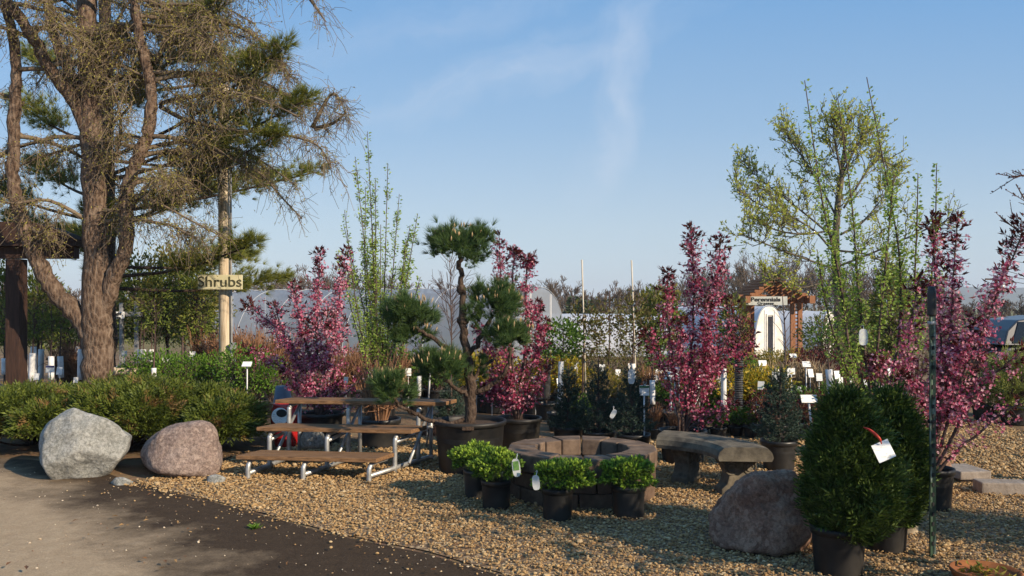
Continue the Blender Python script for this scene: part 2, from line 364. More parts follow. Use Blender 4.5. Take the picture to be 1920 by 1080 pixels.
# driveway: packed tan dirt with a dark band of spilled humus along the gravel
def drivemat():
    m, nt, b = new_mat('driveway_dirt')
    tcn = nt.nodes.new("ShaderNodeTexCoord"); wob = noise_node(nt, .75, 7, .62); wob2 = noise_node(nt, 3.4, 6, .7)
    vm = nt.nodes.new("ShaderNodeVectorMath"); vm.operation = 'DOT_PRODUCT'; nt.links.new(tcn.outputs['Object'], vm.inputs[0]); vm.inputs[1].default_value = (.727, .687, 0)
    def mm(op, a, bb):
        n = nt.nodes.new("ShaderNodeMath"); n.operation = op
        for i, v in enumerate((a, bb)):
            if hasattr(v, 'links'): nt.links.new(v, n.inputs[i])
            else: n.inputs[i].default_value = v
        return n.outputs[0]
    p0 = -4.24 * .727 + 7.71 * .687
    d = mm('SUBTRACT', vm.outputs["Value"], p0 - 0.98)
    d = mm('ADD', d, mm('MULTIPLY', mm('SUBTRACT', wob.outputs[0], .5), 2.1)); d = mm('ADD', d, mm('MULTIPLY', mm('SUBTRACT', wob2.outputs[0], .5), .5))
    f = ramp(nt, mm('MULTIPLY', d, .5), [(.30, (0, 0, 0)), (.62, (1, 1, 1))])
    fine = noise_node(nt, 90, 6, .8); mid = noise_node(nt, 9, 8, .7)
    tan = ramp(nt, fine.outputs[0], [(.3, (.26, .19, .12)), (.55, (.41, .305, .195)), (.75, (.52, .40, .27))])
    dark = ramp(nt, fine.outputs[0], [(.3, (.032, .021, .013)), (.6, (.07, .048, .031)), (.8, (.14, .10, .066))])
    c = mixc(nt, f.outputs[0], tan.outputs[0], dark.outputs[0]); c = mixc(nt, .5, c, mid.outputs["Fac"], 'SOFT_LIGHT')
    nt.links.new(c, b.inputs["Base Color"]); b.inputs["Roughness"].default_value = .92; b.inputs["Specular IOR Level"].default_value = .12
    h = mm('ADD', fine.outputs[0], mm('MULTIPLY', mid.outputs[0], 1.5)); bump(nt, b, h, .7, .012); return m
dp = [(-14, -3), (9, -3), (9, 3.2), (5.5, 3.4), (1.5, 3.9), (.6, 4.5), (0, 5.0), (-.56, 5.52), (-1.23, 5.95), (-1.73, 6.38), (-2.33, 6.88), (-3.42, 7.72), (-4.0, 8.3), (-5.0, 8.9), (-7, 9.3), (-14, 9.8)]
mb = MB(); mb.add([(x, y, .004) for x, y in dp], [list(range(len(dp)))]); tag(mb.build('driveway', drivemat()), kind='structure')

def gravelmat():
    m, nt, b = new_mat('pea_gravel')
    v = nt.nodes.new("ShaderNodeTexVoronoi"); v.inputs["Scale"].default_value = 34; tcn = nt.nodes.new("ShaderNodeTexCoord"); nt.links.new(tcn.outputs['Object'], v.inputs["Vector"])
    r = ramp(nt, v.outputs["Color"], [(.1, (.15, .085, .04)), (.45, (.31, .20, .10)), (.8, (.45, .32, .18))])
    rr = ramp(nt, v.outputs["Distance"], [(.25, (1, 1, 1)), (.75, (.25, .2, .16))])
    c = mixc(nt, 1.0, r.outputs[0], rr.outputs[0], 'MULTIPLY'); nt.links.new(c, b.inputs["Base Color"]); b.inputs["Roughness"].default_value = .8
    bump(nt, b, v.outputs["Distance"], -1.0, .02); b.inputs["Normal"].links[0].from_node.invert = True; return m
GP = A([(-3.42, 7.76), (-2.33, 6.92), (-1.73, 6.43), (-1.23, 6.0), (-.56, 5.57), (0, 5.05), (.6, 4.55), (1.5, 3.95), (5.5, 3.45), (9.5, 14.5), (6.4, 15), (5.0, 12), (4.2, 10.2), (1, 10.2), (-1.2, 10.3), (-2.6, 9.5), (-3.1, 8.6)])
def inside(p, poly):
    x, y = p[:, 0], p[:, 1]; c = np.zeros(len(p), bool)
    for (x1, y1), (x2, y2) in zip(poly, np.roll(poly, -1, 0)):
        cr = ((y1 > y) != (y2 > y)); c ^= cr & (x < (x2 - x1) * (y - y1) / (y2 - y1 + 1e-12) + x1)
    return c
gx = [(x, y, .008 + gz(y)) for x, y in GP]
tag(MB().add(gx, [list(range(len(gx)))]).build('gravel_bed', gravelmat()), kind='structure')

def stones(c, rad, flat=.62):
    """many small angular stones"""
    g = (1 + 5 ** .5) / 2
    t = nrm(A([[-1,g,0],[1,g,0],[-1,-g,0],[1,-g,0],[0,-1,g],[0,1,g],[0,-1,-g],[0,1,-g],[g,0,-1],[g,0,1],[-g,0,-1],[-g,0,1]], float))
    f = A([[0,11,5],[0,5,1],[0,1,7],[0,7,10],[0,10,11],[1,5,9],[5,11,4],[11,10,2],[10,7,6],[7,1,8],[3,9,4],[3,4,2],[3,2,6],[3,6,8],[3,8,9],[4,9,5],[2,4,11],[6,2,10],[8,6,7],[9,8,1]])
    n = len(c); q = nrm(rng.normal(size=(n, 4))); w, x, y, z = q.T
    R = np.stack([np.stack([1-2*(y*y+z*z), 2*(x*y-z*w), 2*(x*z+y*w)], -1), np.stack([2*(x*y+z*w), 1-2*(x*x+z*z), 2*(y*z-x*w)], -1), np.stack([2*(x*z-y*w), 2*(y*z+x*w), 1-2*(x*x+y*y)], -1)], 1)
    sc = U(.6, 1.15, (n, 1, 3)) * rad[:, None, None]
    V = t[None] * U(.72, 1.15, (n, 12, 1)) * sc; V = np.einsum('nij,nkj->nki', R, V); V[..., 2] *= flat
    return (V + c[:, None]).reshape(-1, 3), (np.arange(n)[:, None, None] * 12 + f[None]).reshape(-1, 3)
# density falls with distance; a soft ragged edge
pts = np.stack([U(-3.9, 6.5, 330000), U(3.6, 13.5, 330000)], -1)
vis = np.abs(pts[:, 0]) < pts[:, 1] * .62 + .3
dens = np.clip((7.4 / pts[:, 1]) ** 1.6, 0, 1) * .72
keep = vis & (rng.random(len(pts)) < dens) & inside(pts + rng.normal(size=pts.shape) * (.05 + .22 * (rng.random((len(pts), 1)) < .12)) + .06 * np.sin(pts[:, ::-1] * 5.3) + .03 * np.sin(pts[:, ::-1] * 14), GP)
pts = pts[keep]; rad = np.exp(rng.normal(-4.7, .33, len(pts))) * np.clip(pts[:, 1] / 6.5, 1, 1.5); rad = np.clip(rad, .006, .034)
lay = U(0, 1, len(pts)) ** 2 * .018
z = A([gz(y) for y in pts[:, 1]])
V, Fs = stones(np.stack([pts[:, 0], pts[:, 1], z + .008 + lay + rad * .2], -1), rad)
gm = leaf('gravel_stone', [(.27, .16, .065), (.36, .23, .10), (.43, .29, .135), (.22, .125, .052), (.33, .20, .085), (.40, .255, .11), (.50, .38, .22), (.29, .185, .085)], 0, rough=.75, spec=.25)
tag(MB().add(V, Fs).build('gravel', gm), kind='stuff')
# stray chips and straw on the dirt
n = 900; pp = np.stack([U(-5.5, 1.2, n), U(4.7, 8.6, n)], -1); pp = pp[~inside(pp, GP) & inside(pp, A(dp))]
V, Fs = stones(np.c_[pp, np.full(len(pp), .008)], np.clip(np.exp(rng.normal(-5.3, .5, len(pp))), .002, .014))
mb = MB().add(V, Fs); n = 420; pp = np.stack([U(-5.5, 1.2, n), U(4.8, 8.4, n)], -1); pp = pp[~inside(pp, GP) & inside(pp, A(dp))]; a = U(0, 6.3, len(pp))
mb.leaves(np.c_[pp, np.full(len(pp), .010)], np.stack([np.cos(a), np.sin(a), a * 0], -1), U(.015, .05, len(pp)), .004, np.tile(UP, (len(pp), 1)))
tag(mb.build('litter', leaf('dirt_litter', [(.30, .22, .14), (.5, .4, .28), (.6, .5, .36), (.2, .12, .07)], 0)), kind='stuff')

# far hills (right) and a low rise behind the trees
hx = np.linspace(-1700, 1800, 60); Vh = []
for x in hx:
    h = 14 + 34 * math.exp(-((x - 930) / 330) ** 2) + 8 * math.sin(x * .006) + 4 * math.sin(x * .017)
    Vh += [[x, 1500, -1.5], [x, 1750, h], [x, 2000, h * .9], [x, 2250, -1.5]]
Fh = [[4 * i + j, 4 * i + 4 + j, 4 * i + 5 + j, 4 * i + 1 + j] for i in range(59) for j in range(3)]
tag(MB().add(Vh, Fh).build('hills', plain('far_hill', (.05, .065, .03), (.09, .09, .05), .01, .95, 0), smooth=True), kind='structure')
# ------------------------------------------------------------------ big larch with its drooping twigs
def px_limb(mb, pts, half, Y, dy=0, sides=14):
    l = path(pts, Y, dy, (len(pts) - 1) * 5 + 1)
    h = np.interp(np.linspace(0, 1, len(l)), np.linspace(0, 1, len(half)), half) * Y / F_PX
    h = h * (1 + .05 * rng.normal(size=len(l)))
    mb.tube(l + rng.normal(size=l.shape) * .008, h, sides); return l
YL = 12.0
larch = thing('larch_tree', 'big spreading larch with three thick limbs and bare drooping twigs beside the dark timber post', 'tree', G(182, YL))
tr = MB(); limbs = []
limbs.append(px_limb(tr, [(182,800),(181,745),(181,700),(182,650),(181,600),(179,520),(178,400),(175,300),(170,200),(165,100),(162,0),(160,-120)], [35,30,27,26,26.5,25,21,20.5,19,17.5,16.5,14], YL))
left_limb = px_limb(tr, [(178,655),(163,618),(140,582),(110,550),(85,510),(65,460),(52,420),(42,380),(37,330),(40,260),(45,200),(50,140),(40,60),(20,-20)], [17,17.5,17,16,15,14,13,12,11,10.5,10,9.5,8,6], YL, -.3)
right_limb = px_limb(tr, [(188,590),(203,560),(217,520),(236,480),(245,430),(246,390),(251,350),(268,310),(287,270),(299,230),(302,180),(297,140),(285,80),(276,0),(270,-80)], [15,15,14.5,13.5,13,12.5,12,11.5,11,10.5,10,9.5,8.5,7.5,6], YL, -.5)
up1 = px_limb(tr, [(172,270),(148,200),(120,155),(100,118),(80,70),(55,30),(25,-30)], [12.5,12.5,12,11,10,9,7.5], YL, -.6)
up2 = px_limb(tr, [(168,230),(140,165),(112,115),(92,80),(67,20),(55,-40)], [11.5,11.5,11,10,9,7.5], YL, .5)
limbs += [left_limb, right_limb, up1, up2]
tr.build('trunk', M['bark'], larch, True)
# boughs: some traced, the rest spread out from the limbs
boughs = [path(p, YL, dy) for p, dy in (
    ([(300,195),(330,190),(375,188),(420,186),(470,192),(530,214),(585,242)], -.8), ([(246,392),(285,352),(330,345),(380,352)], -.6),
    ([(276,10),(320,15),(380,22),(415,48),(422,85)], -.6), ([(290,120),(330,60),(400,20),(480,-10),(560,-30)], -.5), ([(285,60),(370,40),(460,60),(520,110),(560,160)], -.4),
    ([(176,390),(215,395),(250,372),(300,380),(380,420),(450,455)], -.5), ([(300,200),(360,230),(450,250),(540,262),(610,285),(640,330)], -.7),
    ([(150,200),(190,120),(250,60),(330,-20)], -.8), ([(178,330),(230,300),(260,240),(262,180)], -.9), ([(40,250),(20,290),(-30,300)], -.3), ([(45,195),(10,180),(-40,175)], -.4),
    ([(176,420),(110,380),(60,390),(0,370)], -.9), ([(52,420),(90,440),(140,430)], -.6), ([(590,242),(630,232),(655,215)], -.2), ([(560,-30),(590,10),(610,40)], 0), ([(585,240),(620,180),(640,190)], -.1))]
for _ in range(40):
    l = limbs[rng.choice([0, 1, 2, 2, 2, 3, 4])]; i = rng.integers(int(len(l) * .42), len(l)); s = l[i]
    az = U(-1.0, .75) if rng.random() < .72 else U(2.3, 4.0); L = U(1.1, 2.7) if s[0] > -6.5 else U(.8, 1.8)
    d = A([math.cos(az), -abs(math.sin(az)) * .8 if rng.random() < .35 else abs(math.sin(az)) * .8, U(.05, .5)]); t = np.linspace(0, 1, 8)[:, None]
    q = s + d * L * t - UP * L * U(.25, .6) * t ** 2 + rng.normal(size=(8, 3)) * .03 * t; boughs.append(resample(q, 15))
bb = MB()
for q in boughs: bb.tube(q, taper(.034, .010, len(q)), 6)
bb.build('bough', M['twig'], larch, True)
def hanging(lines, n, l0, l1, t0=.12):
    pos, tan, t, _ = on_lines(lines, n, t0, 1)
    side = nrm(np.cross(tan, UP) * rng.choice([-1, 1], (n, 1)) + tan * U(.2, 1.0, (n, 1)) + rng.normal(size=(n, 3)) * .4)
    side[:, 2] = side[:, 2] * .4 + U(-.1, .5, n); L = U(l0, l1, n)[:, None, None]; u = np.linspace(0, 1, 5)[None, :, None]
    w = rng.normal(size=(n, 5, 3)) * .11 * np.sqrt(u)
    return pos[:, None] + side[:, None] * L * u * (.75 - .25 * u) - UP * L * (u ** 1.7) * U(.05, .95, (n, 1, 1)) + w * L
TW = hanging(boughs, 3300, .2, .74)
TW = TW[(TW[:, 0, 0] > -4.7) | (rng.random(len(TW)) < .62)]; n = 8000; sub_i = rng.choice(len(TW), n); k = rng.integers(1, 4, n); s0 = TW[sub_i, k]
dd = nrm(rng.normal(size=(n, 3)) * 1.0 + (TW[sub_i, 4] - TW[sub_i, 0])); u = np.linspace(0, 1, 4)[None, :, None]; L = U(.12, .42, n)[:, None, None]
TS = s0[:, None] + dd[:, None] * L * u - UP * L * .35 * u ** 2 + rng.normal(size=(n, 4, 3)) * .07 * L * np.sqrt(u)
tw = MB().twigs(TW, A([.0052, .0045, .004, .0034, .0028])).twigs(TS, A([.0036, .0032, .0028, .0024]))
tw.build('twigs', M['twig'], larch)['kind'] = 'stuff'
bd = MB(); allp = np.concatenate([TW[:, 1:].reshape(-1, 3), (TW[:, 1:] * .5 + TW[:, :-1] * .5).reshape(-1, 3), TS.reshape(-1, 3)])
allp = allp[rng.random(len(allp)) < .92]; allp = np.repeat(allp, 1, 0) + rng.normal(size=allp.shape) * .012
wgt = rng.random(len(allp)) < np.where(allp[:, 0] > -3.2, .4, .95); allp = allp[wgt]
bd.leaves(allp, dirs(len(allp)) + UP * .2, U(.02, .045, len(allp)), U(.010, .02, len(allp))); bd.build('buds', M['larchbud'], larch)['kind'] = 'stuff'

# ------------------------------------------------------------------ white pine behind the larch
YP = 14.2
wp = thing('white_pine', 'tall soft needled pine behind the larch, its long green boughs reaching right past the pole', 'tree', G(200, YP))
mb = MB(); px_limb(mb, [(203,760),(203,600),(202,400),(200,200),(198,50),(196,-150)], [15,14,13,12,11,9], YP); mb.build('trunk', M['pinebark'], wp, True)
tips = [((200,300),(612,186),-1.7), ((200,340),(648,268),-1.8), ((200,380),(604,322),-1.8), ((200,400),(560,300),.8), ((200,200),(515,105),-1.6), ((200,180),(470,85),.9), ((200,520),(550,478),-1.4), ((200,540),(505,522),.5),
        ((200,330),(440,300),1.2), ((200,420),(430,372),-1.0), ((200,300),(345,262),1.4), ((200,240),(340,170),-.8), ((200,280),(0,180),.3), ((200,120),(-30,60),.9), ((200,380),(15,292),.5), ((200,420),(-20,340),-.6),
        ((200,500),(60,425),.9), ((200,470),(25,410),0), ((200,60),(330,-20),.7), ((200,60),(110,-30),-.9), ((200,430),(310,330),1.2), ((200,460),(290,420),-1.2), ((200,560),(150,480),.6), ((200,90),(420,60),1.0), ((200,500),(400,468),1.3),
        ((200,330),(540,232),-1.0)]
br = []; bm_ = MB(); TP = []; TD = []
for a, b, dy in tips:
    m = (a[0] * .5 + b[0] * .5, a[1] * .45 + b[1] * .55 + 14); q = path([a, m, b], YP, dy * 1.6, 11); br.append(q); bm_.tube(q, taper(.035, .010, 11), 6)
    n = 260; pos, tan, t, _ = on_lines([q], n, .5, 1.03); r = .36 * np.sin(np.clip((t - .45) / .6, 0, 1) * PI)[:, None] + .05
    off = nrm(rng.normal(size=(n, 3)) * A([1, 1, .45])); c = pos + off * r * U(.2, 1, (n, 1)); c[:, 2] += .06
    TP.append(c); TD.append(tan * .8 + off * .6 + UP * .35)
bm_.build('bough', M['pinebark'], wp, True)
TP = np.concatenate(TP); TD = np.concatenate(TD)
MB().needles(TP, TD, 24, .17, .42, .0075).build('needles', M['wpine'], wp)['kind'] = 'stuff'

# ------------------------------------------------------------------ left timber pergola
YT = 12.6
pg = thing('timber_pergola', 'dark brown timber post carrying a heavy stepped beam left of the larch', 'pergola', G(30, YT))
p0 = P(31, 740, YT); zt = P(0, 485, YT)[2]
MB().box((p0[0], YT, (zt + gz(YT)) / 2 - .02), (.21, .21, zt - gz(YT) + .02)).build('post', M['darkwood'], pg, bevel=.008)
bxl, bxr = P(-160, 0, YT)[0], P(144, 0, YT)[0]
MB().box(((bxl + bxr) / 2, YT, zt + .085), (bxr - bxl, .16, .17)).build('beam', M['darkwood'], pg, bevel=.006)
mb = MB(); x1 = P(156, 0, YT)[0]; mb.prism([(bxl, YT - .22, zt + .175), (x1, YT - .22, zt + .175), (x1, YT - .22, zt + .27), (x1 - .18, YT - .22, zt + .36), (x1 - .55, YT - .22, zt + .50), (bxl, YT - .22, zt + .60)], (0, 0, 0), (0, .44, 0))
mb.build('roof', M['darkwood'], pg)

# ------------------------------------------------------------------ boulders
def ico(sub=5):
    b = bmesh.new(); bmesh.ops.create_icosphere(b, subdivisions=sub, radius=1); v = A([tuple(x.co) for x in b.verts]); f = A([[x.index for x in y.verts] for y in b.faces]); b.free(); return nrm(v), f
ICO = ico(6); ICO4 = ico(4)
def boulder(name, label, poly, Y, depth, mat, p=14, rough=.02, scale=4.0, extra=(), cat='boulder', ysk=.09, sub=None):
    poly = A([P(x, y, Y) for x, y in poly]); c = poly.mean(0); q = poly[:, [0, 2]]; cc = c[[0, 2]]
    pl = []
    for a, b in zip(q, np.roll(q, -1, 0)):
        a3, b3 = A([a[0], Y, a[1]]), A([b[0], Y, b[1]]); eye = A([0, 0, EYE]); nn = nrm(np.cross(a3 - eye, b3 - eye)); nn = nn if nn @ (a3 - c) > 0 else -nn; pl.append((nn, max(nn @ (a3 - c), .03)))   # sides splay with the line of sight
    for v, k in list(extra) or [((.1, -1, .25), 1), ((-.45, -.85, .1), 1.05), ((.2, 1, .2), 1), ((.6, -.8, 0), 1.15)]:
        pl.append((nrm(A(v, float)), depth / 2 * k))
    D, Fq = ICO if sub is None else sub; acc = 0
    for n, d in pl: acc = acc + np.maximum(D @ n, 0) ** p / max(d, .05) ** p
    R = acc ** (-1 / p); V = D * R[:, None]
    nz = A([mnoise.fractal(Vector(v * scale + 3), 1.0, 2.0, 6) + .6 * mnoise.ridged_multi_fractal(Vector(v * scale * .6), 1, 2, 5, 1, 2) * .3 for v in V])
    V = V + D * ((nz - nz.mean() - .2) * rough)[:, None]; V = V + c + A([0, depth * .0, 0])
    return tag(MB().add(V, Fq).build(name, mat, loc=(c[0], c[1], gz(Y)), smooth=True), label, cat)
def rockmat(name, a, b_, c_, speck, lichen=None):
    m, nt, b = new_mat(name); n = noise_node(nt, 3.2, 9, .68, dist=.5); s = noise_node(nt, 44, 6, .85); v = nt.nodes.new("ShaderNodeTexVoronoi"); v.inputs["Scale"].default_value = 42
    tcn = nt.nodes.new("ShaderNodeTexCoord"); nt.links.new(tcn.outputs['Object'], v.inputs['Vector'])
    base = ramp(nt, n.outputs[0], [(.3, a), (.5, b_), (.7, c_)]); sp = ramp(nt, s.outputs[0], [(.38, (.12, .12, .12)), (.52, (.5, .5, .5)), (.66, (.95, .95, .95))])
    col = mixc(nt, .62, base.outputs[0], sp.outputs[0], 'OVERLAY'); vr = ramp(nt, v.outputs["Color"], [(.55, (0, 0, 0)), (.9, (1, 1, 1))]); col = mixc(nt, mixc(nt, .45, (0, 0, 0), vr.outputs[0]), col, speck)
    nt.links.new(col, b.inputs["Base Color"]); b.inputs["Roughness"].default_value = .8; b.inputs["Specular IOR Level"].default_value = .25
    rn = noise_node(nt, 2.2, 5, .6, dist=.8); rn.noise_type = 'RIDGED_MULTIFRACTAL'; rc = ramp(nt, rn.outputs[0], [(.62, (1, 1, 1)), (.86, (.42, .38, .34))]); col = mixc(nt, .8, col, rc.outputs[0], 'MULTIPLY'); nt.links.new(col, b.inputs['Base Color'])
    h = nt.nodes.new("ShaderNodeMath"); h.operation = 'MULTIPLY_ADD'; nt.links.new(n.outputs[0], h.inputs[0]); h.inputs[1].default_value = 3.0; nt.links.new(s.outputs[0], h.inputs[2]); bump(nt, b, h.outputs[0], .8, .02); return m
M['greyrock'] = rockmat('grey_gneiss', (.17, .17, .15), (.29, .29, .265), (.40, .395, .36), (.50, .49, .46))
M['pinkrock'] = rockmat('pink_granite', (.17, .125, .105), (.26, .19, .16), (.33, .255, .215), (.52, .41, .34))
M['brownrock'] = rockmat('brown_rock', (.15, .075, .05), (.27, .15, .10), (.44, .275, .185), (.50, .33, .23))
boulder('boulder', 'angular pale grey boulder below the junipers, its top rising to a point', [(100,900),(75,868),(75,812),(88,790),(136,764),(180,778),(212,793),(249,818),(241,845),(206,888),(160,908)], 8.15, .78, M['greyrock'], 46, .034, 3.0,
        [((-.05, -1, .18), .92), ((-.75, -.65, .05), .98), ((.28, -.8, -.55), .86), ((.35, -.75, .6), .98), ((0, 1, .2), 1), ((-.3, -.6, .75), 1.0), ((.05, -.85, -.2), .99), ((-.25, -.9, .45), .95), ((.55, -.7, .25), .97)])
boulder('boulder', 'rounded pinkish brown granite boulder between the grey boulder and the bleachers', [(285,895),(262,868),(260,845),(278,815),(315,797),(365,784),(398,792),(412,815),(421,865),(419,890),(390,908),(340,898)], 8.2, .72, M['pinkrock'], 11, .035, 3.0)
boulder('boulder', 'big shaded reddish boulder at the left foot of the clipped arborvitae', [(1345,1035),(1322,1005),(1326,960),(1345,920),(1380,905),(1420,880),(1470,874),(1510,890),(1535,940),(1530,1010),(1500,1045),(1420,1040)], 5.75, .62, M['brownrock'], 24, .075, 2.6,
        [((-.1, -1, .1), 1), ((-.6, -.8, .3), .9), ((.3, -.9, .4), .95), ((0, 1, .2), 1.1)])
boulder('boulder', 'smooth rounded tan boulder behind the potted crabapple near the green post', [(1725,925),(1715,870),(1722,825),(1745,812),(1772,838),(1790,880),(1788,912),(1770,932)], 7.3, .5, M['brownrock'], 6, .015, 2.5)
boulder('stone', 'small flat grey stone in the dirt between the two left boulders', [(205,906),(212,899),(240,898),(256,905),(250,912),(215,912)], 7.7, .16, M['greyrock'], 9, .008, 6, cat='stone', sub=ICO4)
boulder('stone', 'pale flat stone resting against the right foot of the pink boulder', [(384,908),(388,896),(410,892),(425,897),(422,907)], 7.75, .18, M['greyrock'], 9, .01, 6, cat='stone', sub=ICO4)
boulder('stone', 'pale tan rock on the gravel between arborvitae pot and green post', [(1700,1006),(1697,988),(1706,978),(1719,986),(1720,1004)], 6.0, .1, plain('tan_stone', (.38, .29, .18), (.52, .42, .28), 12, .8, .5), 8, .008, 6, cat='stone', sub=ICO4)
boulder('stone', 'rounded grey stone lying under the bleachers', [(563,842),(562,815),(575,803),(600,804),(615,822),(616,842)], 8.95, .3, M['greyrock'], 7, .01, 3, cat='stone', sub=ICO4)
# split stone slabs at the right edge of the gravel
M['slab'] = plain('split_stone', (.20, .165, .135), (.33, .28, .235), 14, .85, .7, .008)
mb = MB(); c = P(1817, 889, 7.75); mb.box((c[0], 7.85, c[2] + .005), (.30, .36, .075), .12, .02); tag(mb.build('stone_slab', M['slab'], bevel=.012, loc=(c[0], 7.85, 0)), 'flat tan stone slab resting on a small stone block beside the gravel path', 'stone slab')
mb = MB(); mb.box((c[0] + .02, 7.86, (c[2] - .035) / 2), (.2, .26, max(c[2] - .035, .03)), .1); tag(mb.build('stone_block', M['slab'], bevel=.01, loc=(c[0], 7.86, 0)), 'small stone block hidden under the flat slab by the gravel path', 'stone block')
mb = MB(); c = G(1878, 7.3); mb.box((c[0], 7.3, .055), (.40, .19, .11), -.1); tag(mb.build('stone_block', M['slab'], bevel=.012, loc=(c[0], 7.3, 0)), 'long rough stone block lying on the gravel right of the flat slab', 'stone block')

# ------------------------------------------------------------------ spreading junipers
def juniper(label, lobes, n, Y0):
    root = thing('spreading_juniper', label, 'shrub', G(lobes[0][0], Y0))
    P_, D_ = [], []
    tot = sum(l[2] * l[3] for l in lobes)
    for cx, cy, rx, ry, Y, rd in lobes:
        c = P(cx, cy, Y); k = int(n * rx * ry / tot); d = dirs(k * 2); d = d[(d[:, 1] < .45)][:k]; d[:, 2] = np.where(d[:, 2] < -.55, -d[:, 2], d[:, 2])
        r = A([rx * Y / F_PX, rd, ry * Y / F_PX]) * .93; q_ = d * 4.2 + cx; rr = U(.66, 1.06, (len(d), 1)) * (1 + .2 * np.sin(q_[:, :1] * 1.9) * np.sin(q_[:, 2:] * 2.6 + q_[:, :1]) + .12 * np.sin(q_[:, 2:] * 5.2 + 2 * np.sin(q_[:, :1] * 1.4)))
        P_.append(c + d * r * rr); D_.append(d * A([1.2, 1.2, .35]) + UP * .25 + rng.normal(size=d.shape) * .28)
    p, d = np.concatenate(P_), np.concatenate(D_); ok = p[:, 2] > .03; p, d = p[ok], d[ok]
    MB().sprays(p, d, U(.09, .2, len(p)), .017, 7, .5).build('foliage', M['juniper'], root)
    c = A(root.location); q = []
    for _ in range(26):
        e = p[rng.integers(len(p))]; m = (c + e) / 2 - UP * .05; q.append(resample(A([c, m, e]), 7))
    mb = MB(); [mb.tube(x, taper(.02, .005, 7), 5) for x in q]; mb.build('branch', M['crabbark'], root, True); return root
juniper('spreading green juniper left of the larch trunk, browned low on its near side', [(62,780,76,40,9.9,.55), (12,790,56,34,9.6,.5), (104,768,42,28,10.3,.5), (52,758,56,20,10.6,.4), (88,796,46,26,9.4,.4)], 5600, 9.9)
juniper('largest spreading juniper in front of the larch trunk, brown patches above the boulders', [(246,780,88,50,9.7,.7), (196,758,46,28,10.2,.5), (302,778,60,44,9.6,.6), (254,746,60,22,10.4,.5), (218,792,56,40,9.3,.4), (275,790,40,34,9.25,.4)], 9000, 9.8)
juniper('spreading juniper between the pink boulder and the wooden pole', [(396,784,66,42,9.9,.6), (434,792,40,32,9.5,.45), (372,768,44,28,10.2,.5), (412,800,44,28,9.3,.4)], 5800, 9.9)

# ------------------------------------------------------------------ wooden pole with lamp, conduit and boxes
YQ = 13.6
pole = thing('utility_pole', 'weathered grey wooden pole with a lamp arm and a thin conduit running up its side', 'pole', G(421, YQ))
l = A([P(423, 790, YQ), P(422, 600, YQ), P(420, 400, YQ), P(419, 160, YQ)]); l[0, 2] = gz(YQ) - .1; mb = MB().tube(resample(l, 20), taper(.102, .082, 20), 18); mb.build('shaft', M['polewood'], pole, True)
q = A([P(435, 800, YQ - .06), P(434, 600, YQ - .06), P(432, 190, YQ - .06)]); q[0, 2] = gz(YQ); MB().tube(resample(q, 8), .016, 8).build('conduit', M['steel'], pole, True)
for cy, h, w in ((649, 13, 10), (678, 12, 9), (704, 30, 9)):
    c = P(437, cy, YQ - .12); MB().box(c, (w * YQ / F_PX, .07, h * YQ / F_PX)).build('junction_box', M['steel'], pole, bevel=.006)
q = A([P(424, 190, YQ), P(445, 172, YQ - .15), P(470, 160, YQ - .3)]); MB().tube(resample(q, 9), .02, 8).build('lamp_arm', M['steel'], pole, True)
c = P(482, 166, YQ - .35); mb = MB().lathe(c + A([0, 0, -.07]), [(.0, -.04), (.04, -.03), (.058, .01), (.052, .04), (.03, .065), (.0, .075)], 18, 1.15, 1); mb.build('lamp_head', M['white'], pole, True)

def text(body, size, loc, parent, mat, rx=PI / 2, rz=0.0, ext=.004, bold=.0, sx=1.0):
    cu = bpy.data.curves.new('lettering', 'FONT'); cu.body = body; cu.size = size; cu.align_x = 'CENTER'; cu.align_y = 'CENTER'; cu.extrude = ext; cu.offset = bold
    t = bpy.data.objects.new('lettering', cu); C.objects.link(t); bpy.context.view_layer.update()
    me = bpy.data.meshes.new_from_object(t.evaluated_get(bpy.context.evaluated_depsgraph_get())); bpy.data.objects.remove(t)
    me.materials.clear(); me.materials.append(mat); o = bpy.data.objects.new('lettering', me); C.objects.link(o); o.parent = parent
    o.location = Vector(tuple(float(x) for x in (A(loc) - A(parent.location)))); o.rotation_euler = (rx, 0, rz); o.scale = (sx, 1, 1); return o
M['ink2'] = plain('dark_olive_lettering', (.05, .05, .025), (.08, .075, .04), 5, .7, 0)
c = P(413, 529, YQ - .18); sg = thing('sign_board', 'small cream board reading Shrubs fixed across the wooden pole', 'sign', c)
MB().box(c, (82 * YQ / F_PX, .03, 27 * YQ / F_PX)).build('board', plain('cream_paint', (.50, .46, .28), (.66, .61, .40), 5, .7, .1), sg, bevel=.003)
text('Shrubs', .23, c + A([0, -.02, 0]), sg, M['ink2'], bold=.0, sx=1.12)
# the second board further back, half hidden by the larch
c = P(222, 591, 17); sg = thing('sign_board', 'small white board with black words just right of the larch trunk', 'sign', c + A([0, -.05, 0])); MB().box(c + A([0, -.05, 0]), (26 * 17 / F_PX, .03, 13 * 17 / F_PX)).build('board', M['tagw'], sg, bevel=.003)
text('right', .085, c + A([.02, -.07, .03]), sg, M['ink'], bold=.002); text('spring', .06, c + A([.0, -.07, -.045]), sg, M['ink'], bold=.001)
c = P(238, 600, 17.1); fr = thing('timber_gateway', 'grey timber frame of two posts and a crossbar carrying the small white board', 'frame', G(240, 17.1))
for px, top in ((228, 568), (256, 565)):
    a = P(px, top, 17.1); MB().box((a[0], 17.1, (a[2] + gz(17.1)) / 2), (.07, .07, a[2] - gz(17.1))).build('post', M['steel'], fr, bevel=.004)
a = P(236, 589, 17.02); MB().box((a[0] , 17.03, a[2]), (.62, .06, .10)).build('crossbar', M['steel'], fr, bevel=.004)

